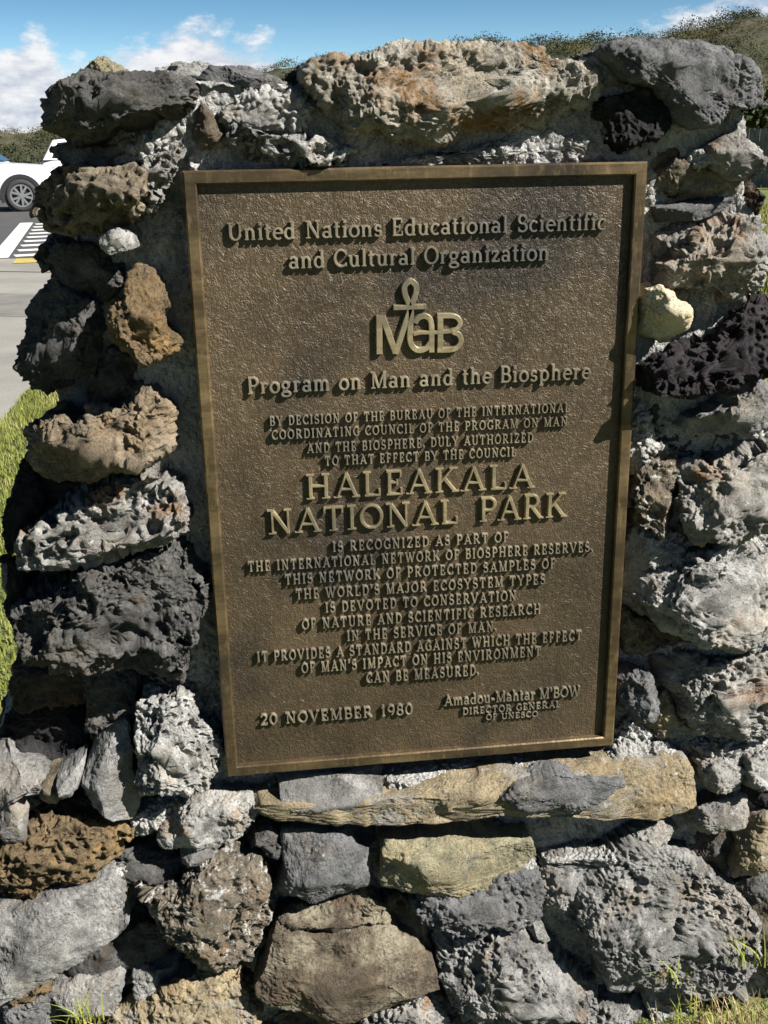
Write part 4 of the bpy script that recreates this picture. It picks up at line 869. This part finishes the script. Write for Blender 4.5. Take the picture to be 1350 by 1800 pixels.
def tuft(name, x, y, Y, n, hmin, hmax, w, spread, mat, label, cat='grass'):
    p = at_wall(x, y, Y); o = empty(name, p, label, cat, 'grass tufts at the foot of the wall')
    pos = np.stack([rg.normal(size=n)*spread, rg.normal(size=n)*spread*.5, np.zeros(n)], 1)
    v, q = blades(rg, pos, hmin, hmax, w, 1.1, 4); link('blades', np_mesh('blades', v, q, True), mat, o)
tuft('grass_tuft', 142, 1800, -.085, 30, .025, .06, .0024, .013, TUFT, 'green grass tuft growing at the lower left in front of the ochre boulder')
tuft('grass_tuft', 1180, 1722, -.075, 20, .02, .05, .0026, .020, TUFT, 'thin green grass tuft under the largest grey boulder')
tuft('grass_tuft', 1215, 1790, -.07, 28, .025, .06, .0028, .030, TUFT, 'yellow green grass tuft right of the bottom centre')
tuft('grass_tuft', 1318, 1700, -.06, 18, .03, .07, .0026, .016, TUFT, 'green grass tuft at the right edge beside the largest boulder')
tuft('dry_grass', 1290, 1830, -.08, 260, .03, .085, .0022, .045, STRAW, 'straw coloured dry grass in the lower right corner')
tuft('dry_grass', 160, 1835, -.085, 70, .02, .06, .0022, .025, STRAW, 'straw coloured dry grass under the lower left tuft')

# ------------------------------------------------------------------ cars
def paint():
    m, nt, b = mat_new('white_car_paint'); b.inputs['Base Color'].default_value = (.55, .56, .57, 1); b.inputs['Roughness'].default_value = .28
    b.inputs['Coat Weight'].default_value = .6; return m
CARW = paint(); BLK = simple('black_plastic', (.015,.015,.016), .6); GLS = simple('dark_glass', (.012,.016,.02), .06); RIM = simple('alloy', (.24,.245,.25), .4, .5)
TYR = simple('tyre_rubber', (.022,.022,.023), .85); LMP = simple('lamp_glass', (.35,.36,.38), .15, .3); RED = simple('red_lamp', (.35,.02,.02), .2)
def suv(loc, rz, label):
    """front towards +x"""
    o = empty('parked_car', loc, label, 'car', 'white cars in the parking lot', rz)
    def ring(x, hw, z0, z1, n=28, ex=.30):
        r = []
        for k in range(n):
            a = 2*math.pi*k/n; c, s = math.cos(a), math.sin(a)
            r.append((x, hw*math.copysign(abs(c)**ex, c), (z0 + z1)/2 + (z1 - z0)/2*math.copysign(abs(s)**ex, s)))
        return r
    mb = MB()
    st = [(2.30,.60,.46,.82),(2.26,.78,.38,.93),(2.12,.87,.30,1.00),(1.85,.92,.28,1.06),(1.4,.945,.28,1.10),(.95,.95,.28,1.13),(.5,.95,.28,1.15),(-.5,.95,.28,1.15),(-1.5,.95,.28,1.16),(-2.0,.93,.30,1.15),(-2.25,.88,.36,1.10),(-2.36,.80,.45,1.02)]
    mb.loft([ring(*s) for s in st]); mb.build('body', CARW, o, True)
    def cab(dz, dw, xs):
        rs = []
        for x, hw, z in xs: rs.append((x, hw + dw, z + dz))
        return rs
    mb = MB()
    for s in [0]:
        prof = [(1.02,1.12),(.28,1.62),(-.1,1.70),(-1.2,1.72),(-1.95,1.66),(-2.28,1.12)]
        wB, wT = .88, .70
        def wz(z): return wB + (wT - wB)*(z - 1.12)/.6
        L1 = [(x, -wz(z), z) for x, z in prof]; L2 = [(x, wz(z), z) for x, z in prof]; n = len(prof)
        fs = [tuple(range(n)), tuple(range(2*n - 1, n - 1, -1))]
        for k in range(n - 1): fs.append((k + 1, k, n + k, n + k + 1))
        mb.add(L1 + L2, fs)
    mb.build('cabin', CARW, o, bevel=.04)
    mb = MB()                                                       # windscreen
    mb.add([(.99, -.80, 1.165), (.99, .80, 1.165), (.36, .66, 1.595), (.36, -.66, 1.595)], [(0, 1, 2, 3)])
    mb.v = [(x + .02, y, z + .02) for x, y, z in mb.v]; mb.build('windscreen', GLS, o)
    for sgn in (-1, 1):
        for w in ([(.80,1.17),(.22,1.57),(-.28,1.62),(-.28,1.17)], [(-.36,1.17),(-.36,1.62),(-1.18,1.63),(-1.18,1.17)], [(-1.26,1.17),(-1.26,1.63),(-1.82,1.58),(-2.02,1.17)]):
            mb = MB(); mb.add([(x, sgn*(wz(z) + .012), z) for x, z in w], [(0, 1, 2, 3) if sgn > 0 else (3, 2, 1, 0)]); mb.build('window', GLS, o)
        for xw in (1.42, -1.42):
            mb = MB(); n = 22                                        # dark wheel-arch cladding
            A = np.linspace(-.35, math.pi + .35, n)
            out = [(xw + .50*math.cos(a), sgn*.962, .37 + .50*math.sin(a)) for a in A]; inn = [(xw + .41*math.cos(a), sgn*.962, .37 + .41*math.sin(a)) for a in A]
            mb.add(out + inn, [(k, k + 1, n + k + 1, n + k) for k in range(n - 1)])
            mb.add([(xw, sgn*.956, .37)] + [(xw + .42*math.cos(a), sgn*.956, .37 + .42*math.sin(a)) for a in np.linspace(0, 6.283, 25)], [(0, k, k + 1) for k in range(1, 25)])
            mb.build('wheel_arch', BLK, o)
            wh = empty('wheel', (xw, sgn*.87, .37), None, None); wh.parent = o
            mb = MB(); mb.loft([[(r*math.cos(a), sgn*y, r*math.sin(a)) for a in np.linspace(0, 6.2832, 33)[:-1]] for y, r in ((-.1, .30), (-.1, .35), (-.07, .375), (.09, .375), (.12, .35), (.125, .27), (.07, .26))]); mb.build('tyre', TYR, wh, True)
            mb = MB(); mb.loft([[(r*math.cos(a), sgn*y, r*math.sin(a)) for a in np.linspace(0, 6.2832, 33)[:-1]] for y, r in ((.10, .27), (.13, .265), (.128, .235), (.09, .23))], False)
            mb.loft([[(r*math.cos(a), sgn*y, r*math.sin(a)) for a in np.linspace(0, 6.2832, 13)[:-1]] for y, r in ((.08, .07), (.135, .06))])
            for k in range(5):
                for da in (-.2, .2):
                    a = 2*math.pi*k/5 + da*.45; a2 = 2*math.pi*k/5 + da*1.3; px_, pz_ = math.cos(a), math.sin(a); qx, qz = math.cos(a2), math.sin(a2); w = .026
                    mb.add([(px_*.05 - pz_*w, sgn*.132, pz_*.05 + px_*w), (px_*.05 + pz_*w, sgn*.132, pz_*.05 - px_*w), (qx*.245 + qz*w, sgn*.128, qz*.245 - qx*w), (qx*.245 - qz*w, sgn*.128, qz*.245 + qx*w)], [(0, 1, 2, 3), (3, 2, 1, 0)])
            mb.build('rim', RIM, wh)
        mb = MB(); mb.box((1.98, sgn*.60 - .2, .80), (2.235, sgn*.60 + .2, .90)); mb.v = [(x - .16*max(0, abs(y) - .62)/.2, y, z) for x, y, z in mb.v]; mb.v = [(x, y + sgn*.055, z) for x, y, z in mb.v]; mb.build('headlight', LMP, o, bevel=.02)
        mb = MB(); mb.box((-2.335, sgn*.70 - .1, .85), (-2.2, sgn*.70 + .12, 1.05)); mb.build('tail_light', RED, o, bevel=.02)
        mb = MB(); mb.box((-1.0, sgn*.945 - .02, .28), (1.0, sgn*.945 + .022, .42)); mb.build('sill', BLK, o, bevel=.01)
        mb = MB(); mb.box((.62, sgn*1.0 - .09, 1.12), (.80, sgn*1.0 + .09, 1.25)); mb.build('mirror', CARW, o, bevel=.04)
    mb = MB(); mb.box((2.2, -.55, .52), (2.315, .55, .74)); mb.build('grille', BLK, o, bevel=.02)
    return o
rz = math.radians(4)
w0 = at_ground(42, 372.5)
c_, s_ = math.cos(rz), math.sin(rz)
suv((w0[0] - (1.42*c_ + .93*s_), w0[1] - (1.42*s_ - .93*c_), .01), rz, 'white sport utility car with silver spoked wheel in the parking lot')
rz2 = math.radians(10); g0 = at_ground(68, 353) + np.array((2.4, .9, 0))
suv((g0[0], g0[1], .01), rz2, 'white car farther back behind the nearer white car')
